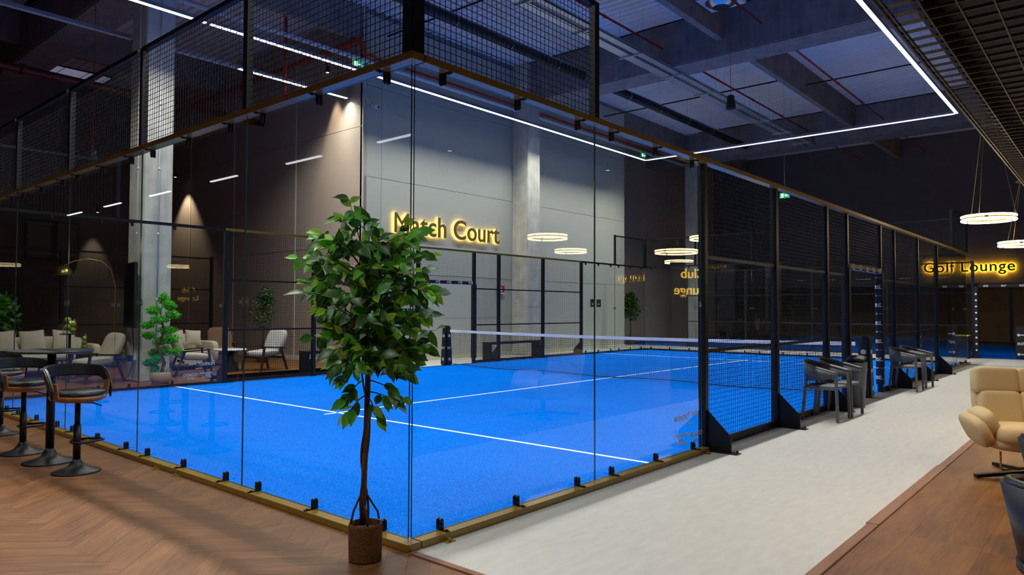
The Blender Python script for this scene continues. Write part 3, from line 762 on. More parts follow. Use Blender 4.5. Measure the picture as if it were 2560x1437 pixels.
for k, (a, b) in enumerate(((xs, 3.60), (3.68, 8.2), (8.2, 12.3), (12.3, 16.4), (16.4, xe))):
    led_bar((a, ye), (b, ye), 'bright white linear light over the rear touchline, %s from the column end' % ordn[k], tilt=-TL)
for k, (a, b) in enumerate(((xs, 4.5), (4.5, 8.5), (8.5, 12.5), (12.5, 16.4), (16.4, xe))):
    led_bar((a, ys), (b, ys), 'bright white linear light over the aisle touchline, %s from the bar end' % ordn[k], tilt=TL)
for k, (a, b) in enumerate(((ys+.05, 5.1), (5.1, ye-.05))):
    led_bar((xe, a), (xe, b), 'bright white linear light over the far end of the court, %s half' % ('aisle' if k == 0 else 'rear'), tilt=-TL)
    led_bar((xs, a), (xs, b), 'bright white linear light over the near end of the court, %s half' % ('aisle' if k == 0 else 'rear'), tilt=TL*.3)
led_bar((5.35, 12.17), (8.4, 12.17), 'bright white linear light in front of the beige wall')
led_bar((-.6, 12.17), (2.96, 12.17), 'unlit pale linear light crossing the dark roof at upper left', False)
led_bar((3.5, 12.17), (5.35, 12.17), 'unlit pale linear light right of the concrete column', False)
# ================================================================== ROOF SERVICES
def pipe(name, mat, label, cat, pts, r, couplings=(), group=None):
    rt_ = tag(MB().tube(pts, r, 10).build(name, mat, smooth=True), label, cat, group)
    for p, d in couplings:
        d = Vector(d)*.05; p = Vector(p); adopt(MB().cyl(p-d, p+d, r*1.35, n=10).build('coupling', mat, smooth=True), rt_)
    return rt_
PG = 'sprinkler pipes under the roof'
for y, z, nm in ((6.2, 8.6, 'left of the concrete joist'), (3.45, 8.6, 'right of the concrete joist')):
    for i, (a, b) in enumerate(((3.7, 14.45), (15.5, 26.25), (27.35, 38))):
        pipe('sprinkler_pipe', 'red_paint', 'thin red sprinkler pipe %s in the %s roof bay' % (nm, ('near', 'middle', 'far')[i]), 'pipe', [(a, y, z), (b, y, z)], .028, [((a+2.5+k*2.7, y, z), (1, 0, 0)) for k in range(3)], PG)
pipe('sprinkler_main', 'red_paint', 'red pipe running above the white conduit on the grey wall', 'pipe', [(8.7, 11.36, 7.95), (26.2, 11.36, 7.95)], .035, group=PG)
pipe('sprinkler_main', 'orange_red_paint', 'thick orange red pipe climbing along the beige wall with an elbow', 'pipe',
     [(8.25, 23.8, 8.35), (8.25, 11.7, 8.35), (8.25, 11.45, 8.33), (8.27, 11.36, 8.25), (8.30, 11.36, 8.05), (8.36, 11.36, 7.97), (8.5, 11.36, 7.95), (8.7, 11.36, 7.95)], .07,
     [((8.25, 13.0, 8.35), (0, 1, 0)), ((8.25, 12.2, 8.35), (0, 1, 0))], PG)
pipe('sprinkler_main', 'red_paint_shaded', 'thick red pipe with shade in its paint, low across the roof at upper left', 'pipe', [(-4, 16, 7.02), (8.2, 16, 6.93)], .10, [((2.1, 16, 6.98), (1, 0, 0))], PG)
pipe('riser_pipe', 'orange_red_paint', 'short vertical red drop pipe above the exit sign', 'pipe', [(7.2, 13.2, 6.9), (7.2, 13.2, 9.32)], .04, group=PG)
pipe('conduit_pipe', 'white_plastic', 'pale conduit running the length of the grey wall', 'pipe', [(3.5, 11.4, 7.82), (26.2, 11.4, 7.82)], .055)
for i, (a, b) in enumerate(((3.9, 14.2), (15.7, 26.0))):
    d = pipe('air_duct', 'duct_black', 'black round air duct hung in the %s roof bay' % ('near', 'middle')[i], 'duct', [(a, 8.65, 8.3), (b, 8.65, 8.3)], .13, group='black air ducts')
    for k in range(5):
        x = a+1+k*2.0
        adopt(MB().tube([(x, 8.65+.135*math.cos(t), 8.3+.135*math.sin(t)) for t in [j*2*PI/12 for j in range(12)]], .012, 5, True).build('strap', 'steel'), d)
        adopt(MB().cyl((x, 8.65, 8.43), (x, 8.65, 9.25), .004, n=5).build('hanger', 'steel'), d)
    adopt(MB().cyl((a, 8.95, 8.62), (b, 8.95, 8.62), .03, n=8).build('branch_pipe', 'zinc'), d)
tr = thing('cable_tray', 'zinc twin cable tray hung along the roof above the net', 'cable tray', (15, 6.22, 8.0))
for y0, y1 in ((-.28, -.08), (.02, .30)):
    m = MB().box(-11.3, 11.3, y0, y1, 0, .012).box(-11.3, 11.3, y0, y0+.008, 0, .07).box(-11.3, 11.3, y1-.008, y1, 0, .07); m.build('tray', 'zinc', tr)
for k in range(11):
    x = -10.6+k*2.12
    MB().bar((x, -.34, -.02), (x, .36, -.02), .05, .035).build('support', 'zinc', tr)
    for y in (-.33, .35): MB().cyl((x, y, -.02), (x, y, 1.25 if not (-.6 < x-.0 < .5) else .04), .004, n=5).build('hanger', 'steel', tr)
for x in (9.2, 19.6): tag(MB().bar((x, 4.8, 8.72), (x, 11.5, 8.72), .035).build('strut_channel', 'black_steel'), 'dark strut channel across the %s roof bay' % ('near' if x < 15 else 'middle'), 'strut', 'strut channels')
for x in (20.6,): tag(MB().bar((x, -1.5, 8.72), (x, 4.4, 8.72), .035).build('strut_channel', 'black_steel'), 'dark strut channel right of the joist in the middle bay', 'strut', 'strut channels')
ac = thing('air_conditioner', 'ceiling cassette air conditioner with round outlet at the top edge', 'air conditioner', (13.2, 3.94, 8.84))
MB().box(-.45, .45, -.45, .45, 0, .3).build('casing', 'white_plastic', ac, bevel=.02)
MB().lathe([(.0, -.12), (.2, -.12), (.36, -.02), (.38, .0), (.36, .01)], 28).build('outlet', 'steel', ac, smooth=True)
MB().lathe([(.0, -.13), (.15, -.13), (.2, -.118)], 24).build('hub', 'black_matte', ac, smooth=True)
def speaker(x, y, z, ztop, s, label):
    r = thing('pendant_speaker', label, 'speaker', (x, y, z), 0, 'pendant speakers')
    MB().lathe([(.001, 0), (.11*s, 0), (.12*s, .02*s), (.085*s, .30*s), (.07*s, .33*s), (.001, .335*s)], 18).build('body', 'black_matte', r, smooth=True)
    MB().cyl((0, 0, .33*s), (0, 0, ztop-z), .006, n=6).build('cord', 'red_paint', r)
speaker(13.76, 3.95, 6.38, 9.31, 1.0, 'black pendant speaker on a red cord below the middle beam')
speaker(2.6, 13, 4.45, 9.3, .9, 'black pendant speaker on a long red cord at upper left')
for (x, y, z, ax, l) in ((8.08, 11.3, 7.53, 0, 'green exit sign hanging at the corner of the beige wall'), (22.15, 11.3, 7.55, 0, 'green exit sign hanging at the rear corner of the light ring'), (22.0, 5.62, 5.34, -PI/2, 'small green exit sign seen through the mesh past the far end')):
    r = thing('exit_sign', l, 'exit sign', (x, y, z), ax, 'exit signs')
    MB().box(-.17, .17, -.02, .02, 0, .18).build('light_box', 'exit_green', r)
    MB().box(-.12, -.03, -.0235, -.0205, .03, .15).build('doorway', 'exit_white', r)
    MB().prism([(.0, .08), (.06, .08), (.06, .05), (.12, .09), (.06, .13), (.06, .10), (.0, .10)], -.0235, -.0205, 'y').build('arrow', 'exit_white', r)
    MB().cyl((0, 0, .18), (0, 0, 9.3-z), .004, n=5).build('hanger', 'steel', r)
cc = thing('security_camera', 'small white security camera on the grey wall near its corner', 'camera', (8.76, 11.6, 6.75))
MB().cyl((0, 0, 0), (0, -.06, 0), .06, n=14).build('mount', 'white_plastic', cc, smooth=True)
MB().cyl((0, -.06, 0), (.05, -.22, -.05), .05, n=14).build('body', 'white_plastic', cc, smooth=True)
MB().cyl((.05, -.221, -.05), (.052, -.226, -.051), .038, n=14).build('lens', 'black_matte', cc)
MB().tube([(0, -.03, .02), (-.15, -.03, .12), (-.22, -.03, .18), (-.24, -.03, 1.2)], .012, 6).build('cable', 'white_plastic', cc)
fs = thing('fire_sign', 'red and white fire call sign on the wall right of the doorway', 'sign', (13.84, 11.55, 1.95))
MB().box(-.17, .17, 0, .02, 0, .24).build('board', 'sign_red', fs); MB().box(-.17, .17, -.003, 0, -.02, .02).build('edge', 'sign_white', fs)
MB().prism([(-.06, .06), (.06, .06), (.06, .12), (.02, .12), (.02, .19), (-.06, .19)], -.004, 0, 'y').build('pictogram', 'sign_white', fs)
hy = thing('hose_cabinet', 'tall red hose cabinet on the wall past the far end', 'cabinet', (31.7, 13.594, .75))
MB().box(-.4, .4, -.15, 0, 0, .95).build('case', 'sign_red', hy, bevel=.02); MB().box(-.34, .34, -.165, -.15, .06, .89).build('door', 'red_paint', hy)

# ================================================================== LAMPS
# wall washers with their own light
def wall_spot(x, y, z, tx, ty, power, label, ang=46):
    r = thing('wall_spot', label, 'spotlight', (x, y, z), 0, 'wall washing spotlights')
    MB().cyl((0, 0, 0), (0, 0, .16), .05, n=14).build('can', 'black_matte', r, smooth=True)
    MB().cyl((0, 0, .16), (0, 0, .30), .012, n=6).build('stem', 'black_matte', r)
    MB().cyl((0, 0, -.002), (0, 0, 0), .04, n=14).build('lens', 'spot_face', r)
    ld = bpy.data.lights.new('spot_beam', 'SPOT'); ld.energy = power; ld.spot_size = math.radians(ang); ld.spot_blend = .55; ld.shadow_soft_size = .04; ld.color = (1, .80, .58)
    lo = bpy.data.objects.new('spot_beam', ld); COL.objects.link(lo); lo.parent = r; lo.location = (0, 0, -.02)
    lo.rotation_euler = Vector((tx, ty, -1)).to_track_quat('-Z', 'Y').to_euler()
wall_spot(8.18, 12.75, 7.75, .02, 0, 330, 'wall washing spotlight over the bright patch of the beige wall')
wall_spot(8.05, 21.4, 5.95, .02, 0, 300, 'wall washing spotlight right of the column', 80)
wall_spot(6.4, 23.62, 4.75, 0, .02, 170, 'wall washing spotlight beside the rear windows')
def ring_lamp(x, y, z, d, label, ztop=5.4, s=1.0):
    r = thing('ring_pendant', label, 'pendant lamp', (x, y, z), 0, 'warm double ring pendants')
    n = 56; c = [(d/2*math.cos(2*PI*i/n), d/2*math.sin(2*PI*i/n)) for i in range(n)]
    for dz in (-.036, .036): MB().tube([(a, b, dz) for a, b in c], .021, 8, True).build('light_ring', 'led_warm', r, smooth=True)
    MB().tube([(a*.985, b*.985, 0) for a, b in c], .017, 6, True).build('hoop', 'brass', r, smooth=True)
    for k in range(3):
        a = 2*PI*k/3+.5; MB().cyl((d/2*math.cos(a), d/2*math.sin(a), .03), (.05*math.cos(a), .05*math.sin(a), ztop-z), .0035, n=5).build('wire', 'brass', r)
        MB().box(-.01, .01, -.03, .03, -.06, .06).build('clip', 'bronze_paint', r).location = (d/2*math.cos(a+.6), d/2*math.sin(a+.6), -.06)
    MB().cyl((0, 0, ztop-z), (0, 0, ztop-z+.05), .11, n=18).build('canopy', 'bronze_paint', r)
    MB().cyl((0, 0, ztop-z+.05), (0, 0, 8.4-z), .006, n=5).build('rod', 'bronze_paint', r)
ring_lamp(13.2, -1.38, 3.2, .87, 'warm double ring pendant hanging whole at the right of the sign')
ring_lamp(17.83, -1.48, 3.04, .95, 'warm double ring pendant cut by the right picture edge', 4.5)
ring_lamp(11.0, -7.5, 3.23, .97, 'warm ring pendant of the lounge mirrored left in the aisle glass')
ring_lamp(15.0, -9.7, 3.25, .97, 'warm ring pendant mirrored low left in the aisle glass')
ring_lamp(16.7, -7.0, 3.2, 1.25, 'large warm ring pendant mirrored beside the fence post')
ring_lamp(20.9, -9.1, 3.2, 1.0, 'warm ring pendant mirrored below the large ring')
ring_lamp(16.7, -5.9, 3.55, 1.15, 'warm ring pendant mirrored highest beside the fence post')
ring_lamp(5.2, -9.5, 3.1, 1.0, 'warm ring pendant over the near lounge')
# warm downlights clipped to the lounge grid
for i, (x, y) in enumerate(((2.6, -3.6), (4.6, -4.4), (7.4, -3.4), (11.5, -3.6))):
    r = thing('grid_downlight', 'black downlight with warm beam clipped to the lounge grid, %s from the viewer' % ordn[i], 'downlight', (x, y, 3.84), 0, 'warm downlights of the lounge grid')
    MB().cyl((0, 0, 0), (0, 0, .15), .045, n=14).build('can', 'black_matte', r, smooth=True); MB().cyl((0, 0, .15), (0, 0, .18), .01, n=6).build('stem', 'black_matte', r)
    MB().cyl((0, 0, -.002), (0, 0, 0), .036, n=14).build('lens', 'spot_face', r)
    ld = bpy.data.lights.new('spot_beam', 'SPOT'); ld.energy = 260; ld.spot_size = math.radians(88); ld.spot_blend = .9; ld.shadow_soft_size = .05; ld.color = (1, .70, .40)
    lo = bpy.data.objects.new('spot_beam', ld); COL.objects.link(lo); lo.parent = r; lo.location = (0, 0, -.02)
# short linear lamps in a row above the bar, mirrored in the end glass
for i, y in enumerate((2.46, 4.27, 6.24, 8.29, 10.2, 12.06)):
    led_bar((-2, y-.38), (-2, y+.38), 'short white linear lamp over the bar, %s of the row' % (ordn+['sixth'])[i], True, 'short linear lamps over the bar', .035, 'led_dash', 3.27, watts=9, spread=150)
for i, y in enumerate((-1.5, .5)):
    led_bar((-2, y-.38), (-2, y+.38), 'short white linear lamp above the viewpoint, %s from the lounge' % ordn[i], True, 'short linear lamps over the bar', .035, 'led_dash', 3.27, watts=26, spread=160)

# ================================================================== SIGNS
def letter_offsets(tx, size, mat, spacing):
    """x of every letter of a centred line"""
    xm = lambda t: max((v.co.x for v in text_mesh(t, size, mat, .001, 0, spacing, 'LEFT').vertices), default=0)
    tot = xm(tx); return [xm(tx[:i+1])-xm(tx[i])-tot/2 for i in range(len(tx))]
def letters(root, tx, size, mat, y, z, ext, off, spacing=1.0, name='letter'):
    for c, x in zip(tx, letter_offsets(tx, size, mat, spacing)):
        if c != ' ': inst(name, text_mesh(c, size, mat, ext, 0 if c == 'M' else off, spacing, 'LEFT'), root, (x, y, z), (PI/2, 0, 0))
def halo_sign(name, label, loc, rz, tx, size, halo, front, stand=.07, spacing=1.0, fo=.012, ho=.004):
    r = thing(name, label, 'sign', loc, rz)
    letters(r, tx, size, front, -stand-.012, 0, .012, size*fo, spacing)
    letters(r, tx, size, halo, -stand+.016, 0, .008, size*ho, spacing, 'letter_glow')
    return r
halo_sign('match_court_sign', 'backlit bronze Match Court lettering on the grey wall', (11.58, 11.6, 3.50), 0, 'Match Court', .80, 'halo_amber', 'letter_bronze', .07, 1.02)
gsn = halo_sign('golf_lounge_sign', 'amber backlit Golf Lounge lettering on the dark far wall', (33.5, 1.88, 3.15), -PI/2, 'Golf Lounge', .62, 'halo_far', 'black_matte', .07, 1.1, .012, .0)
cs = thing('club_lounge_sign', 'dark totem with amber glowing Club Lounge lettering, mirrored in the aisle glass', 'sign', (9.17, -2.69, 0), math.radians(-135))
MB().box(-.42, .42, 0, .08, 0, 2.32).build('totem_board', 'wall_dark', cs, bevel=.01)
letters(cs, 'Club', .25, 'letter_amber', -.013, 2.03, .012, .002); letters(cs, 'Lounge', .25, 'letter_amber', -.013, 1.73, .012, .002)

# ================================================================== SECOND COURT AND GOLF LOUNGE
SG = 'mesh bays of the second court'
for k in range(4):
    mesh_panel((23, .25+k*2.4), PI/2, 2.4, .04, 2.95, '%s dark mesh bay of the second court, from the padded doorway' % ordn[k], SG, (1.0, 2.0), True, True)
for k in range(5):
    tag(MB().box(22.96, 23.04, .21+k*2.4, .29+k*2.4, 0, 2.98).build('court_post', 'black_steel', bevel=.005), 'black post of the second court, %s from its doorway' % (ordn+['sixth'])[k], 'post', 'posts of the second court')
mesh_panel((23, -4.5), PI/2, 2.4, .04, 2.95, 'dark mesh bay of the second court at the right picture edge', SG, (1.0, 2.0), True, True)
dp = thing('padded_post', 'slim padded door post with white print on the second court', 'padded post', (22.93, .16, 0))
MB().box(-.05, .05, -.05, .05, .05, 2.2).build('padding', 'pad_vinyl', dp, bevel=.015)
for k in range(10): MB().cyl((-.0525, 0, .25+k*.19), (-.0505, 0, .25+k*.19), .03, n=10).build('emblem', 'print_white', dp)
ln = thing('padded_lintel', 'padded lintel with white print across the second court doorway', 'door lintel', (22.93, -1.0, 2.15))
MB().box(-.05, .05, -1.1, 1.1, 0, .1).build('padding', 'pad_vinyl', ln, bevel=.02)
for k in range(5): inst('lettering', text_mesh('IN7', .085, 'print_white', .0005, .002), ln, (-.052, .9-.45*k, .02), (PI/2, 0, -PI/2))
for (x, y, l) in ((23.5, -.9, 'padded net post of the second court at the right picture edge'), (27.5, 2.6, 'padded net post deep inside the second court')):
    r = thing('net_post', l, 'net post', (x, y, 0), 0, 'net posts')
    MB().box(-.13, .13, -.13, .13, 0, 1.0).build('padding', 'pad_vinyl', r, bevel=.03)
    for z, tx in ((.72, 0), (.42, 1), (.14, 0)):
        if tx: inst('lettering', text_mesh('IN7', .11, 'print_white', .001, .003), r, (-.133, 0, z), (PI/2, 0, -PI/2))
        else: MB().cyl((-.135, .05, z), (-.131, .05, z), .04, n=12).build('emblem', 'print_white', r); MB().box(-.134, -.131, -.10, 0, z-.015, z+.015).build('wordmark', 'print_white', r)
bb = thing('waste_bin', 'dark square waste bin with green rim beside the second court', 'bin', (22.55, .47, 0))
MB().box(-.17, .17, -.17, .17, 0, .68).build('body', 'black_matte', bb, bevel=.015); MB().box(-.175, .175, -.175, .175, .68, .71).build('rim', 'tennis_ball', bb)
for i, (y, z, w) in enumerate(((2.85, 3.02, .8), (2.0, 3.03, .25), (1.55, 3.04, .4), (.95, 2.86, .3), (.3, 2.86, 1.0), (-1.3, 2.9, 1.0))):
    led_bar((35, y-w/2), (35, y+w/2), 'warm linear lamp inside the golf lounge, number %s from the left' % ['one', 'two', 'three', 'four', 'five', 'six'][i], True, 'linear lamps of the golf lounge', .06, 'strip_warm', z-.2, watts=0, zt=4.02)

TG = 'fence of the court behind the sofas'
for k in range(5):
    mesh_panel((-2.5+k*2, 17.6), 0, 2, .05, 2.95, '%s dark mesh bay behind the sofas, from the left' % ordn[k], TG, (1.0, 2.0), True, True)
for k in range(6):
    tag(MB().box(-2.54+k*2, -2.46+k*2, 17.56, 17.64, 0, 3.0).build('court_post', 'black_steel', bevel=.005), 'black post of the fence behind the sofas, %s from the left' % (ordn+['sixth'])[k], 'post', TG)
# pale roof light far back at upper left
rl = struct(MB().box(3.4, 5.3, 19.5, 20.3, 8.30, 8.34).build('window_3', 'black_steel'), 'narrow roof light showing the dusk sky')
for k in range(3): adopt(MB().box(3.45+k*.62, 4.03+k*.62, 19.54, 20.26, 8.285, 8.30).build('pane', 'dusk_pane'), rl)
# ================================================================== BAR STOOLS AND TABLE
def make_stool(label):
    r = thing('bar_stool', label, 'bar stool', (0, 0, 0), 0, 'black bar stools')
    MB().lathe([(.20, 0), (.205, .006), (.19, .014), (.13, .028), (.075, .055), (.045, .095), (.035, .12), (.001, .121)], 36).build('base', 'black_steel', r, smooth=True)
    MB().cyl((0, 0, .11), (0, 0, .44), .032, n=18).cyl((0, 0, .44), (0, 0, .66), .024, n=18).build('column', 'black_steel', r, smooth=True)
    fr = [(-.03, 0, .30), (-.10, -.05, .30), (-.14, -.14, .30), (-.12, -.20, .30), (-.05, -.22, .30), (.05, -.22, .30), (.12, -.20, .30), (.14, -.14, .30), (.10, -.05, .30), (.03, 0, .30)]
    MB().tube(fr, .010, 8).build('footrest', 'black_steel', r, smooth=True)
    MB().blob((0, 0, .695), (.46, .42, .10), .7, .8, 32, 10, taper=lambda p: Vector((p.x, p.y, p.z*(1.0 if p.z < 0 else .55)+.25*p.x*p.x))).build('seat_shell', 'wood_bent', r, smooth=True)
    MB().blob((0, 0, .725), (.445, .405, .085), .6, .8, 32, 10, taper=lambda p: Vector((p.x, p.y, p.z+.28*p.x*p.x))).build('seat_pad', 'leather_black', r, smooth=True)
    A, B_ = [], []
    for i in range(31):
        t = -1+2*i/30; a = PI/2+t*1.78; k = abs(t); rr = .245+.02*k
        dn = max(0, (k-.72)/.28)
        A.append((rr*math.cos(a), rr*math.sin(a)-.02, .885-.03*k*k-.19*dn**1.3)); B_.append((rr*1.03*math.cos(a), rr*1.03*math.sin(a)-.02, 1.0-.05*k**2-.16*dn**2.0))
    MB().strip(A, B_, .032).build('backrest', 'leather_black', r, smooth=False, bevel=.01)
    for s_ in (-1, 1):
        MB().strip([(s_*.238, -.085, .70), (s_*.252, -.085, .78), (s_*.256, -.08, .84)], [(s_*.238, -.01, .70), (s_*.252, -.015, .78), (s_*.256, -.02, .84)], .010*s_).build('side_upright', 'wood_bent', r)
    MB().tube([(.02, -.02, .64), (.10, -.06, .635), (.17, -.10, .60)], .006, 6).build('lever', 'black_steel', r)
    r.scale = (.95, .95, .945); return r
st = make_stool('black bar stool with tan wood rim nearest the viewer')
st.location = (-.62, 3.72, 0); st.rotation_euler = (0, 0, .28)
dup(st, (-.68, 5.02, 0), .4, 'black bar stool with tan wood rim behind the round bar table')
dup(st, (-.52, 6.45, 0), .5, 'black bar stool cut by the left picture edge')
dup(st, (-1.05, 5.75, 0), -.6, 'black bar stool farther back at the left picture edge')
bt = thing('bar_table', 'round black bar table on a trumpet foot between the stools', 'bar table', (-.64, 4.36, 0))
MB().lathe([(.001, 1.025), (.31, 1.025), (.345, 1.032), (.348, 1.04), (.344, 1.048), (.001, 1.048)], 48).build('tabletop', 'leather_black', bt, smooth=False)
MB().lathe([(.22, 0), (.225, .006), (.2, .014), (.13, .03), (.075, .055), (.048, .10), (.038, .13), (.001, .131)], 36).build('base', 'black_steel', bt, smooth=True)
MB().cyl((0, 0, .12), (0, 0, 1.026), .036, n=18).build('column', 'black_steel', bt, smooth=True)

# ================================================================== GREY ARMCHAIRS BY THE FENCE
def make_chair(label):
    r = thing('terrace_chair', label, 'chair', (0, 0, 0), 0, 'grey plastic chairs by the fence')
    MB().blob((0, 0, .445), (.46, .45, .035), .35, .45, 28, 6).build('seat', 'grey_plastic', r, smooth=True)
    A, B_ = [], []
    for i in range(33):
        t = -1+2*i/32; k = abs(t)
        if k < .62: a = PI/2+t/.62*1.45; x, y = .265*math.cos(a), .02+.235*math.sin(a)
        else: x = math.copysign(.265, -t)*1.0; y = .05-(k-.62)/.38*.27
        hb = .21*(1-k**1.6)+.055
        top = .775-.135*min(1, k/.95)**1.3
        A.append((x, y, top-hb)); B_.append((x*1.06, y*1.03 if y > 0 else y, top))
    MB().strip(A, B_, .014).build('backrest', 'grey_perforated', r, smooth=True)
    arm = [(p[0], p[1], p[2]) for p in B_]
    MB().tube(arm, .016, 6).build('arm_rail', 'grey_plastic', r, smooth=True)
    for sx in (-1, 1):
        MB().bar((sx*.255, -.215, .0), (sx*.262, -.20, .63), .034, .042).build('leg', 'grey_plastic', r, bevel=.006)
        MB().bar((sx*.245, .235, .0), (sx*.215, .18, .60), .034, .042).build('leg', 'grey_plastic', r, bevel=.006)
        MB().bar((sx*.25, -.2, .425), (sx*.22, .22, .425), .025, .03).build('seat_rail', 'grey_plastic', r)
    return r
ch = make_chair('grey plastic armchair nearest along the fence'); ch.location = (7.05, -.285, 0)
dup(ch, (7.645, -.29, 0), 0, 'grey plastic armchair in front of the grey bin')
dup(ch, (11.62, -.285, 0), 0, 'grey plastic armchair of the far pair, nearer one')
dup(ch, (12.40, -.29, 0), -.03, 'grey plastic armchair of the far pair, farther one')
bn = thing('waste_bin', 'tapered grey waste bin between near chairs and doorway', 'bin', (8.62, -.24, 0))
MB().lathe([(.11, 0), (.15, .66), (.155, .67), (.145, .67), (.105, .02), (.001, .02)], 24).build('body', 'grey_plastic', bn, smooth=True)
jk = tag(MB().blob((8.62, -.24, .715), (.32, .27, .085), .9, .9, 20, 10, taper=lambda p: Vector((p.x, p.y, p.z+.02*math.sin(p.x*25)))).build('black_jacket', 'black_matte', smooth=True), 'crumpled black jacket lying on the grey bin', 'jacket')

# ================================================================== LOUNGE CHAIRS AT THE RIGHT EDGE
ar = thing('lounge_armchair', 'cream fabric swivel armchair with quilted back on a black star foot', 'armchair', (4.74, -2.70, 0), math.radians(-66)); ar.scale = (.92, .92, .96)
rX = lambda d: Matrix.Rotation(math.radians(d), 3, 'X')
MB().blob((0, -.06, .40), (.80, .74, .20), .55, .5, 32, 14, rX(-4), taper=lambda p: Vector((p.x*(1+.12*p.y), p.y, p.z))).build('seat_cushion', 'fabric_cream', ar, smooth=True)
MB().blob((0, .02, .335), (.86, .80, .16), .6, .6, 32, 12).build('seat_shell', 'fabric_cream', ar, smooth=True)
for i, sx in enumerate((-1, 1)):
    for j, (z, zz, w, y, tilt) in enumerate(((.575, .34, .365, .29, -16), (.835, .25, .395, .375, -12))):
        MB().blob((sx*(w/2-.012), y, z), (w, .20, zz), .32, .32, 24, 12, rX(tilt)).build('back_cushion', 'fabric_cream', ar, smooth=True)
    MB().blob((sx*.41, -.04, .50), (.16, .50, .25), .6, .6, 20, 12, Matrix.Rotation(math.radians(24*sx), 3, 'Y')).build('armrest', 'fabric_cream', ar, smooth=True)
    MB().blob((sx*.46, .0, .42), (.13, .60, .30), .6, .5, 20, 10, Matrix.Rotation(math.radians(26*sx), 3, 'Y')).build('arm_shell', 'fabric_cream', ar, smooth=True)
MB().blob((0, .40, .62), (.76, .16, .66), .4, .5, 24, 12, rX(-15)).build('back_shell', 'fabric_cream', ar, smooth=True)
MB().cyl((0, 0, .05), (0, 0, .27), .035, n=16).build('column', 'black_steel', ar)
for k in range(4):
    a = 3.43+k*PI/2; MB().bar((0, 0, .06), (.54*math.cos(a), .54*math.sin(a), .02), .05, .03).build('foot_bar', 'black_steel', ar)
MB().tube([(-.33, -.22, .26), (-.33, -.22, .12), (-.31, -.21, .095), (-.1, -.08, .10), (.1, .02, .2)], .009, 6).build('footrest_hoop', 'brass', ar, smooth=True)
def tub(loc, rz, label):
    r = thing('tub_chair', label, 'tub chair', loc, rz, 'navy tub chairs')
    A, B_, A2, B2 = [], [], [], []
    for i in range(29):
        t = -1+2*i/28; a = PI/2+t*1.95; k = abs(t); ro = .345
        A.append((ro*.78*math.cos(a), ro*.78*math.sin(a), .28)); B_.append((ro*math.cos(a), ro*math.sin(a), .685-.05*k**2))
        A2.append((ro*.66*math.cos(a), ro*.66*math.sin(a), .36)); B2.append((ro*.86*math.cos(a), ro*.86*math.sin(a), .68-.05*k**2))
    MB().strip(A, B_, .012).build('outer_shell', 'leather_navy', r, smooth=True)
    MB().strip(A2, B2, .012).build('inner_shell', 'leather_tan', r, smooth=True)
    MB().tube([((p[0]+q[0])/2, (p[1]+q[1])/2, p[2]) for p, q in zip(B_, B2)], .026, 8).build('rim', 'leather_black', r, smooth=True)
    MB().blob((0, 0, .40), (.52, .52, .13), .5, .8, 28, 10).build('seat_cushion', 'leather_tan', r, smooth=True)
    MB().lathe([(.001, .25), (.25, .25), (.30, .29), (.30, .33), (.001, .33)], 24).build('seat_base', 'leather_navy', r, smooth=True)
    for k in range(4):
        a = PI/4+k*PI/2; MB().bar((.17*math.cos(a), .17*math.sin(a), .26), (.26*math.cos(a), .26*math.sin(a), 0), .028).build('leg', 'wood_dark', r)
tub((1.085, -3.24, 0), 1.2, 'navy tub chair with tan lining in the lower right corner')
tub((2.52, -3.17, 0), 1.2, 'navy tub chair peeking in under the cream armchair')

# ================================================================== SEATING AREA BEHIND THE COURT
def wood_armchair(loc, rz, label, fab):
    r = thing('wood_armchair', label, 'armchair', loc, rz, 'wood framed armchairs')
    MB().blob((0, -.02, .40), (.60, .60, .15), .45, .4, 24, 8, rX(4)).build('seat_cushion', fab, r, smooth=True)
    MB().blob((0, .34, .66), (.60, .15, .62), .5, .35, 24, 10, rX(-22)).build('backrest', fab, r, smooth=True)
    for sx in (-1, 1):
        MB().bar((sx*.33, -.28, .56), (sx*.33, .36, .52), .05, .03).build('armrest', 'wood_dark', r, bevel=.008)
        MB().bar((sx*.33, -.24, .55), (sx*.33, -.33, 0), .04, .045).build('leg', 'wood_dark', r)
        MB().bar((sx*.33, .22, .54), (sx*.33, .42, 0), .04, .045).build('leg', 'wood_dark', r)
    MB().bar((-.33, -.26, .31), (.33, -.26, .31), .03, .05).bar((-.33, .25, .30), (.33, .25, .30), .03, .05).build('seat_frame', 'wood_dark', r)
wood_armchair((2.35, 11.95, 0), -PI/2+.15, 'beige armchair on dark wood legs left of the concrete column', 'fabric_beige')
wood_armchair((4.35, 12.05, 0), PI/2-.25, 'beige armchair on dark wood legs right of the small leafy bush', 'fabric_beige')
wood_armchair((6.05, 12.1, 0), -PI/2+.15, 'grey armchair on dark wood legs before the beige wall', 'fabric_grey')
wood_armchair((6.1, 14.2, 0), -.3, 'brown armchair half hidden behind the round side table', 'fabric_brown')
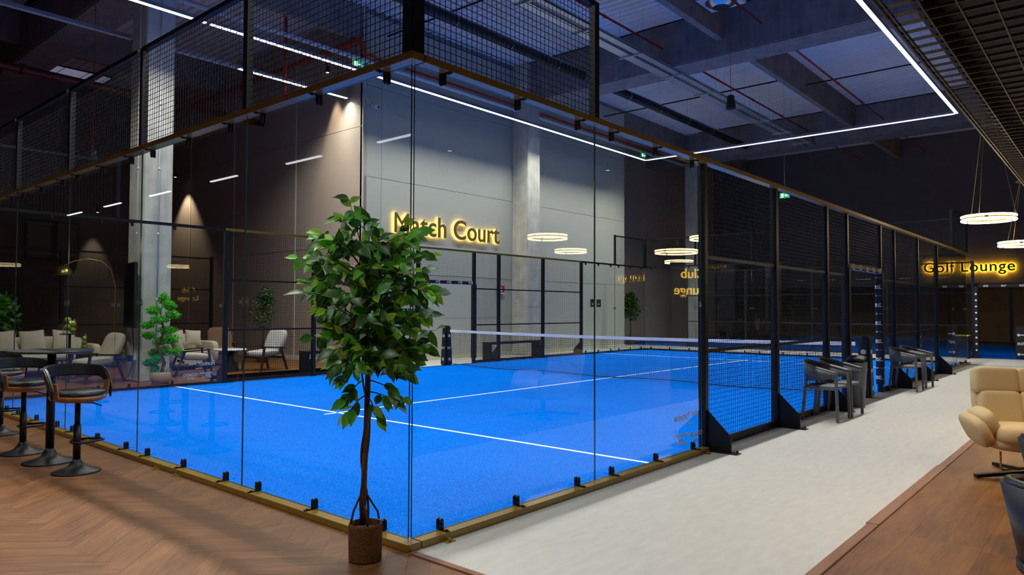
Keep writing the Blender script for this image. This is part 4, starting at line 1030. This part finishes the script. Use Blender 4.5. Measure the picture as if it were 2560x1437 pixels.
def sofa(loc, rz, w, label, fab='fabric_beige'):
    r = thing('sofa', label, 'sofa', loc, rz, 'beige sofas')
    MB().box(-w/2+.05, w/2-.05, -.42, .42, .12, .32).build('base', fab, r, bevel=.03)
    n = max(1, round(w/.85))
    for i in range(n): MB().blob((-w/2+.14+(w-.28)*(i+.5)/n, -.06, .39), ((w-.28)/n, .74, .18), .4, .35, 24, 8).build('seat_cushion', fab, r, smooth=True)
    MB().blob((0, .36, .52), (w-.1, .24, .60), .35, .3, 24, 10, rX(-8)).build('backrest', fab, r, smooth=True)
    for sx in (-1, 1):
        MB().blob((sx*(w/2-.06), -.02, .40), (.20, .86, .52), .4, .4, 20, 10).build('armrest', fab, r, smooth=True)
        for sy in (-1, 1): MB().cyl((sx*(w/2-.15), sy*.33, 0), (sx*(w/2-.17), sy*.31, .14), .018, .026, n=8).build('leg', 'wood_dark', r)
sofa((1.75, 14.2, 0), 0, 2.7, 'long beige sofa with scatter cushions behind the bar table')
sofa((4.95, 13.75, 0), .1, 1.2, 'beige two seat sofa right of the leafy bush')
def cushion(x, y, z, rz, tilt, label, s=.5):
    def pil(p): return Vector((p.x*(1-.10*(1-(p.z/s*2)**2)), p.y*(.25+.75*max(0, 1-(abs(p.x)/s*2)**3)*max(0, 1-(abs(p.z)/s*2)**3)), p.z*(1-.10*(1-(p.x/s*2)**2))))
    o = MB().blob((0, 0, 0), (s, .18, s), .16, .25, 32, 18, taper=pil).build('scatter_cushion', 'fabric_cream' if 0 else 'fabric_beige', smooth=True, org=(0, 0, 0))
    o.location = (x, y, z); o.rotation_euler = (math.radians(tilt), math.radians(random.uniform(-6, 6)), rz); return tag(o, label, 'cushion', 'scatter cushions')
for i, (x, l) in enumerate(((.92, 'beige scatter cushion leftmost on the long sofa'), (1.42, 'beige scatter cushion second from the left on the long sofa'), (1.93, 'beige scatter cushion in the middle of the long sofa'), (2.52, 'beige scatter cushion under the green balls on the long sofa'))):
    cushion(x, 14.19, .745, random.uniform(-.12, .12), -18, l, .47)
cushion(4.75, 13.74, .74, .12, -18, 'beige scatter cushion left on the two seat sofa', .38); cushion(5.15, 13.76, .74, -.1, -20, 'beige scatter cushion right on the two seat sofa', .38)
sd = thing('side_table', 'round pale side table on a dark cone foot', 'side table', (5.35, 12.35, 0))
MB().lathe([(.001, .485), (.36, .485), (.365, .50), (.36, .512), (.001, .512)], 36).build('tabletop', 'white_plastic', sd); MB().lathe([(.22, 0), (.22, .015), (.09, .30), (.10, .485), (.001, .486)], 24).build('foot', 'black_steel', sd, smooth=True)
ct = thing('coffee_table', 'small dark coffee table on slanted legs before the long sofa', 'coffee table', (1.9, 12.9, 0))
MB().lathe([(.001, .40), (.30, .40), (.305, .42), (.30, .43), (.001, .43)], 32).build('tabletop', 'wood_dark', ct)
for k in range(4):
    a = PI/4+k*PI/2; MB().bar((.2*math.cos(a), .2*math.sin(a), .40), (.27*math.cos(a), .27*math.sin(a), 0), .03).build('leg', 'brass' if k == 2 else 'wood_dark', ct)
# tennis balls stacked in glass vases
def ball(x, y, z, l, r=.05): return tag(MB().sphere((x, y, z), r, 16, 10).build('tennis_ball', 'tennis_ball', smooth=True), l, 'tennis ball', 'tennis balls in glass vases')
hs = thing('ball_stand', 'slim dark shelf post carrying the upper glass vase', 'stand', (2.25, 13.0, 0))
MB().box(-.12, .12, -.12, .12, 0, .02).box(-.02, .02, -.02, .02, .02, .90).box(-.14, .14, -.14, .14, .90, .92).build('post', 'black_matte', hs)
for (x, y, z, l) in ((2.21, 13.0, 1.20, 'top lime tennis ball of the upper vase'), (2.305, 13.015, 1.12, 'second lime tennis ball of the upper vase'), (2.20, 12.985, 1.055, 'third lime tennis ball of the upper vase'), (2.30, 13.0, .99, 'lowest lime tennis ball of the upper vase')): ball(x, y, z, l, .06)
tag(MB().lathe([(.001, 0), (.13, 0), (.135, .30), (.13, .30), (.125, .006), (.001, .006)], 24, (2.255, 13.0, .92)).build('glass_vase', 'vase_glass', smooth=True), 'wide clear glass vase of tennis balls above the sofa', 'vase', 'glass vases')
for (z, l) in ((.80, 'upper lime tennis ball of the narrow vase'), (.715, 'middle lime tennis ball of the narrow vase'), (.63, 'lower lime tennis ball of the narrow vase')): ball(2.62, 13.3, z, l, .045)
tag(MB().lathe([(.001, 0), (.06, 0), (.062, .34), (.057, .34), (.055, .006), (.001, .006)], 20, (2.62, 13.3, .575)).build('glass_vase', 'vase_glass', smooth=True), 'narrow clear glass vase of tennis balls before the sofa arm', 'vase', 'glass vases')
pd = tag(MB().box(2.5, 2.74, 13.18, 13.42, 0, .575).build('plinth', 'black_matte', bevel=.01), 'small black plinth under the narrow vase', 'plinth')
# arc lamp
al = thing('arc_lamp', 'brass arc floor lamp with dome shade over the long sofa', 'floor lamp', (4.05, 15.6, 0))
MB().lathe([(.001, 0), (.18, 0), (.18, .03), (.001, .03)], 24).build('base', 'black_steel', al)
MB().tube([(0, 0, .03), (-.0, 0, 2.0), (-.12, -.03, 2.40), (-.35, -.06, 2.58), (-.65, -.08, 2.62), (-.95, -.09, 2.55), (-1.18, -.1, 2.42)], .016, 8).build('arc', 'brass', al, smooth=True)
MB().lathe([(.03, .0), (.10, -.02), (.17, -.08), (.195, -.17), (.20, -.22)], 28, (-1.18, -.1, 2.43)).build('shade', 'brass', al, smooth=True)
MB().sphere((-1.18, -.1, 2.33), .045).build('bulb', 'led_warm', al, smooth=True)
# display on the column
tv = thing('display_screen', 'tall black display screen hung on the concrete column', 'screen', (2.86, 11.50, 1.06), -.12)
MB().box(-.06, .0, -.36, .36, 0, 1.28).build('housing', 'black_matte', tv, bevel=.01); MB().box(-.064, -.06, -.34, .34, .03, 1.25).build('panel', 'screen_black', tv)
MB().tube([(0, .0, .1), (.03, -.05, -.3), (.0, -.1, -.7), (-.06, -.05, -.95), (-.12, .02, -1.0), (-.02, .1, -1.05)], .008, 6).build('cable', 'black_matte', tv)
# benches on the rear aisle
for x0, x1, l in ((6.1, 8.3, 'long black bench behind the rear mesh, left of the doorway'), (12.1, 14.4, 'long black bench behind the rear mesh, right of the doorway')):
    b = thing('bench', l, 'bench', ((x0+x1)/2, 10.55, 0), 0, 'black benches'); h = (x1-x0)/2
    MB().box(-h, h, -.17, .17, .44, .50).build('seat_board', 'black_steel', b, bevel=.008)
    for sx in (-1, 1): MB().box(sx*(h-.04)-.04, sx*(h-.04)+.04, -.15, .15, 0, .44).build('leg', 'black_steel', b, bevel=.006)

# ================================================================== PLANTS
def leaf_mesh(Ln, W, mat, droop=.25, name='leaf'):
    m = MB(); ts = [0, .16, .40, .66, .84, 1]; ws = [.05, .74, 1, .72, .26, 0]
    rows = []
    for t, w in zip(ts, ws):
        x = Ln*t; z = -droop*Ln*t*t; hw = W/2*w
        rows.append([(x, -hw, z+.25*hw), (x, 0, z), (x, hw, z+.25*hw)])
    vs = [p for r_ in rows for p in r_]; fs = []
    for i in range(5):
        for j in range(2): fs.append((i*3+j, i*3+j+3, i*3+j+4, i*3+j+1))
    m.add(vs, fs); me = m.mesh(name, mat, True, org=(0, 0, 0))[0]; return me
LM = [leaf_mesh(.10, .056, 'leaf_dark', .25), leaf_mesh(.098, .054, 'leaf_mid', .22), leaf_mesh(.088, .048, 'leaf_lime', .18), leaf_mesh(.098, .056, 'leaf_pale', .28), leaf_mesh(.112, .062, 'leaf_dark', .3)]
tree = thing('potted_fig_tree', 'tall artificial fig tree in a cork pot at the glass corner', 'tree', (-.325, .015, 0))
Rh = Vector((R.x, R.y, 0)).normalized(); Fh = Vector((fw.x, fw.y, 0)).normalized()
MB().lathe([(.001, 0), (.088, 0), (.094, .01), (.097, .20), (.094, .212), (.086, .212), (.084, .175), (.001, .175)], 36).build('pot', 'pot_cork', tree, smooth=False)
MB().lathe([(.001, .178), (.06, .182), (.083, .176)], 20).build('soil', 'soil', tree)
def TP(px_, py_, dep=0): return Rh*((px_-912)/431) + Fh*dep + Vector((0, 0, 1.447-(py_-783)/431))
tpts = [(905, 1320), (908, 1200), (912, 1080), (915, 960), (912, 840), (908, 720), (900, 620)]
MB().tube([TP(a, b) for a, b in tpts], [.019, .017, .016, .016, .014, .010, .005], 10).build('trunk', 'bark', tree, smooth=True)
for ph, n_, a0 in ((0, 40, 1310), (2.2, 40, 1310)):
    pts = []
    for i in range(n_):
        t = i/(n_-1); y = a0-t*560; rr = .022+.006*math.sin(t*9+ph); a = t*11+ph
        pts.append(TP(908+4*math.sin(t*3), y)+Rh*rr*math.cos(a)+Fh*rr*math.sin(a))
    MB().tube(pts, [.008-.004*i/(n_-1) for i in range(n_)], 6).build('vine', 'vine', tree, smooth=True)
for pts in ([(878, 1315, -.03), (884, 1285, -.02), (896, 1255, 0), (908, 1235, 0)], [(944, 1308, .02), (941, 1290, .02), (928, 1268, .01), (912, 1240, 0)], [(922, 1322, -.05), (920, 1300, -.04), (912, 1270, -.02)]):
    MB().tube([TP(*p) for p in pts], .0065, 6).build('stem', 'vine', tree, smooth=True)
rng = random.Random(21)
# sprigs: start and tip on the crown, px-free metres come from TP
sprigs = [(900, 650, 862, 505, 0, 8), (905, 640, 895, 545, .05, 6), (915, 640, 925, 560, -.08, 7), (930, 680, 1000, 570, .05, 8), (960, 660, 1035, 590, .0, 6),
          (860, 700, 735, 655, 0, 8), (850, 720, 790, 690, .08, 7), (880, 770, 765, 745, -.1, 8), (870, 800, 795, 785, .0, 8), (880, 850, 800, 850, .1, 6),
          (940, 700, 1060, 690, -.1, 8), (960, 720, 1080, 745, -.05, 8), (950, 760, 1085, 735, .1, 6), (960, 820, 1060, 800, -.1, 8), (960, 860, 1090, 835, -.15, 7),
          (950, 880, 1060, 880, .05, 7), (930, 910, 1020, 940, -.1, 8), (900, 930, 860, 960, -.05, 7), (920, 960, 1010, 1000, -.1, 8), (905, 960, 860, 1010, .0, 7), (918, 990, 985, 1015, -.05, 6),
          (908, 1000, 870, 1045, -.05, 6), (915, 1000, 945, 1050, -.06, 5), (900, 880, 830, 905, .1, 7), (905, 900, 850, 930, -.12, 7), (870, 620, 855, 590, .1, 7), (880, 600, 845, 560, -.05, 6)]
for k in range(135):
    a = rng.uniform(0, 2*PI); q = math.sqrt(rng.random()); cy = rng.uniform(600, 920)
    wd_ = 135*(1-abs((cy-745)/260)**2.2)+35
    cxp = 915+wd_*q*math.cos(a); sprigs.append((912+.3*(cxp-912), cy+25, cxp, cy+rng.uniform(-25, 25), .26*q*math.sin(a), rng.randint(5, 7)))
def clear(p):
    q = p.copy()
    while q.x-.325 > -.10 and q.y+.015 > -.10: q -= Fh*.02
    return q
leaves = []
for (x0, y0, x1, y1, dep, nl) in sprigs:
    P0, P1 = TP(x0, y0, dep*.3), TP(x1, y1, dep); P1 = clear(P1); mid = (P0+P1)/2+Vector((0, 0, .03))
    pth = [P0.lerp(mid, t)*(1-t)+mid.lerp(P1, t)*t for t in [i/6 for i in range(7)]]
    MB().tube(pth, [.0045-.003*i/6 for i in range(7)], 5).build('branch', 'twig', tree, smooth=True)
    dr = (P1-P0).normalized(); ext = (abs(x1-912)+max(0, 640-y1))/180
    for i in range(nl):
        t = .35+.65*(i+1)/nl; t = min(t, 1); p = P0.lerp(mid, t)*(1-t)+mid.lerp(P1, t)*t
        sd_ = Vector((rng.uniform(-1, 1), rng.uniform(-1, 1), rng.uniform(-1.2, .25)))
        d = (dr*(.5 if i < nl-1 else 1.2)+sd_*.9).normalized(); nrm = Vector((rng.uniform(-.7, .7), rng.uniform(-.7, .7), rng.uniform(.2, .9))) - Fh*.95
        p = clear(p)
        for _ in range(4):
            tp = p+d*.13
            if tp.x-.325 > -.03 and tp.y+.015 > -.03: d = (d-Fh*.8).normalized()
        y_ = nrm.cross(d).normalized(); z_ = d.cross(y_)
        u = rng.random(); lime = .20+.36*min(1, ext)  # lime leaves get commoner towards outer and top tips, painting light on them
        k = 2 if u < lime*.75 else 1 if u < lime*.75+.32 else 3 if u < lime*.75+.40 else (0 if rng.random() < .5 else 4)
        leaves.append((p, Matrix((d, y_, z_)).transposed(), k, rng.uniform(.82, 1.18), -p.dot(Fh)))
leaves.sort(key=lambda q: -q[4])
fol = MB()
folM = {}
for i, (p, mt, k, s_, _) in enumerate(leaves):
    if i < 298: inst('leaf', LM[k], tree, p, mt.to_euler(), (s_, s_, s_))
    else:
        g = folM.setdefault(k, MB()); me = LM[k]
        g.add([mt @ (v.co*s_) + p for v in me.vertices], [tuple(f.vertices) for f in me.polygons])
for k, g in folM.items(): g.build('foliage', ['leaf_dark', 'leaf_mid', 'leaf_lime', 'leaf_pale', 'leaf_dark'][k], tree, smooth=True, kind='stuff')

def scatter_foliage(root, mat, centers, n, ls, seed):
    rg = random.Random(seed); g = MB()
    for (c, rad) in centers:
        for i in range(n):
            v = Vector((rg.gauss(0, 1), rg.gauss(0, 1), rg.gauss(0, 1))).normalized()*(rg.random()**.45); p = Vector(c)+Vector((v.x*rad[0], v.y*rad[1], v.z*rad[2]))
            d = Vector((rg.uniform(-1, 1), rg.uniform(-1, 1), rg.uniform(-.6, .8))).normalized(); w = d.cross(Vector((rg.uniform(-1, 1), rg.uniform(-1, 1), rg.uniform(-1, 1)))).normalized()*ls*.22
            g.add([p, p+d*ls*.5+w, p+d*ls, p+d*ls*.5-w], [(0, 1, 2, 3)])
    g.build('foliage', mat, root, kind='stuff')
bs = thing('bonsai_bush', 'bright green layered bush in a straw basket before the concrete column', 'plant', (3.09, 10.70, 0))
MB().lathe([(.001, 0), (.14, 0), (.19, .10), (.185, .18), (.15, .23), (.14, .23), (.17, .17), (.001, .16)], 28).build('basket', 'basket', bs, smooth=True)
for sx in (-1, 1):
    c = Rh*sx*.15; MB().tube([c+Vector((0, 0, .22))+Rh*(.045*math.cos(a))+Vector((0, 0, .075*math.sin(a))) for a in [PI*i/8 for i in range(9)]], .012, 6).build('handle', 'basket', bs, smooth=True)
MB().tube([(0, 0, .16), (.05, -.03, .4), (-.05, .03, .7), (.05, 0, 1.0), (-.02, .02, 1.35), (.02, 0, 1.6)], [.035, .035, .028, .022, .015, .008], 8).build('trunk', 'bark', bs, smooth=True)
pads = []
for (a, z, w, h) in ((-.02, 1.62, .14, .12), (.12, 1.50, .16, .10), (-.14, 1.40, .18, .09), (.20, 1.32, .18, .08), (.0, 1.22, .22, .08), (-.22, 1.12, .16, .06), (.06, 1.02, .24, .09), (-.26, .92, .18, .07), (.20, .86, .18, .10), (-.05, .80, .2, .08), (.28, .62, .14, .07), (.02, .62, .16, .10), (-.18, .58, .12, .08), (-.06, .46, .14, .09), (-.22, .40, .12, .06), (-.10, .30, .1, .06)):
    cc_ = Rh*a + Fh*random.uniform(-.12, .12); pads.append(((cc_.x, cc_.y, z), (w*.75, w*.75, h*1.0)))
scatter_foliage(bs, 'needle_green', pads, 560, .045, 5)
def small_tree(loc, h, rad, label, mat, seed, n=700, ls=.10, pot='pot_cork'):
    r = thing('potted_tree', label, 'plant', loc, 0, 'leafy potted trees')
    MB().lathe([(.001, 0), (.14, 0), (.19, .32), (.17, .32), (.15, .28), (.001, .28)], 24).build('pot', pot, r, smooth=True)
    MB().tube([(0, 0, .28), (.03, .02, h*.5), (-.02, 0, h*.85)], [.025, .02, .008], 8).build('trunk', 'bark', r, smooth=True)
    scatter_foliage(r, mat, [((0, 0, h*.72), (rad, rad, h*.28)), ((.08, .05, h*.88), (rad*.55, rad*.55, h*.16))], n, ls, seed)
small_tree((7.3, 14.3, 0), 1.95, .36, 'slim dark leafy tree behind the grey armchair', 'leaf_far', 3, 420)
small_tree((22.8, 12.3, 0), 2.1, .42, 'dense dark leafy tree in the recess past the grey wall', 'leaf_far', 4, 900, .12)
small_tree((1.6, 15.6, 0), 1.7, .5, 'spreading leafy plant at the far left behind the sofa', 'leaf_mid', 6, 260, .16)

# ================================================================== nest small pieces under the part they sit on
def base(o): return o.name.split('.')[0]
NEST = {'fence_post': {'padding': ('lettering', 'underline', 'emblem', 'wordmark'), 'base_plate': ('bolt',)}, 'door_lintel': {'padding': ('lettering', 'strap')},
        'padded_post': {'padding': ('emblem',)}, 'padded_lintel': {'padding': ('lettering',)}, 'net_post': {'padding': ('lettering', 'emblem', 'wordmark')},
        'court_net': {'tape': ('lettering',)}, 'exit_sign': {'light_box': ('doorway', 'arrow')}, 'linear_light': {'housing': ('diffuser', 'hanger')},
        'bar_stool': {'seat_shell': ('seat_pad', 'side_upright'), 'column': ('footrest', 'lever')}, 'fire_sign': {'board': ('pictogram', 'edge')},
        'security_camera': {'body': ('lens',)}, 'display_screen': {'housing': ('panel',)}, 'arc_lamp': {'shade': ('bulb',)}, 'waste_bin': {'body': ('rim',)},
        'wall_spot': {'can': ('lens', 'stem')}, 'grid_downlight': {'can': ('lens', 'stem')}, 'bonsai_bush': {'basket': ('handle',)}, 'hose_cabinet': {'case': ('door',)},
        'air_conditioner': {'outlet': ('hub',)}}
for rt_ in [o for o in COL.objects if o.parent is None and base(o) in NEST]:
    for pn, kids in NEST[base(rt_)].items():
        pp = [c for c in rt_.children if base(c) == pn]
        if not pp: continue
        for c in [c for c in rt_.children if base(c) in kids]:
            c.location = Vector(c.location)-Vector(pp[0].location); c.parent = pp[0]
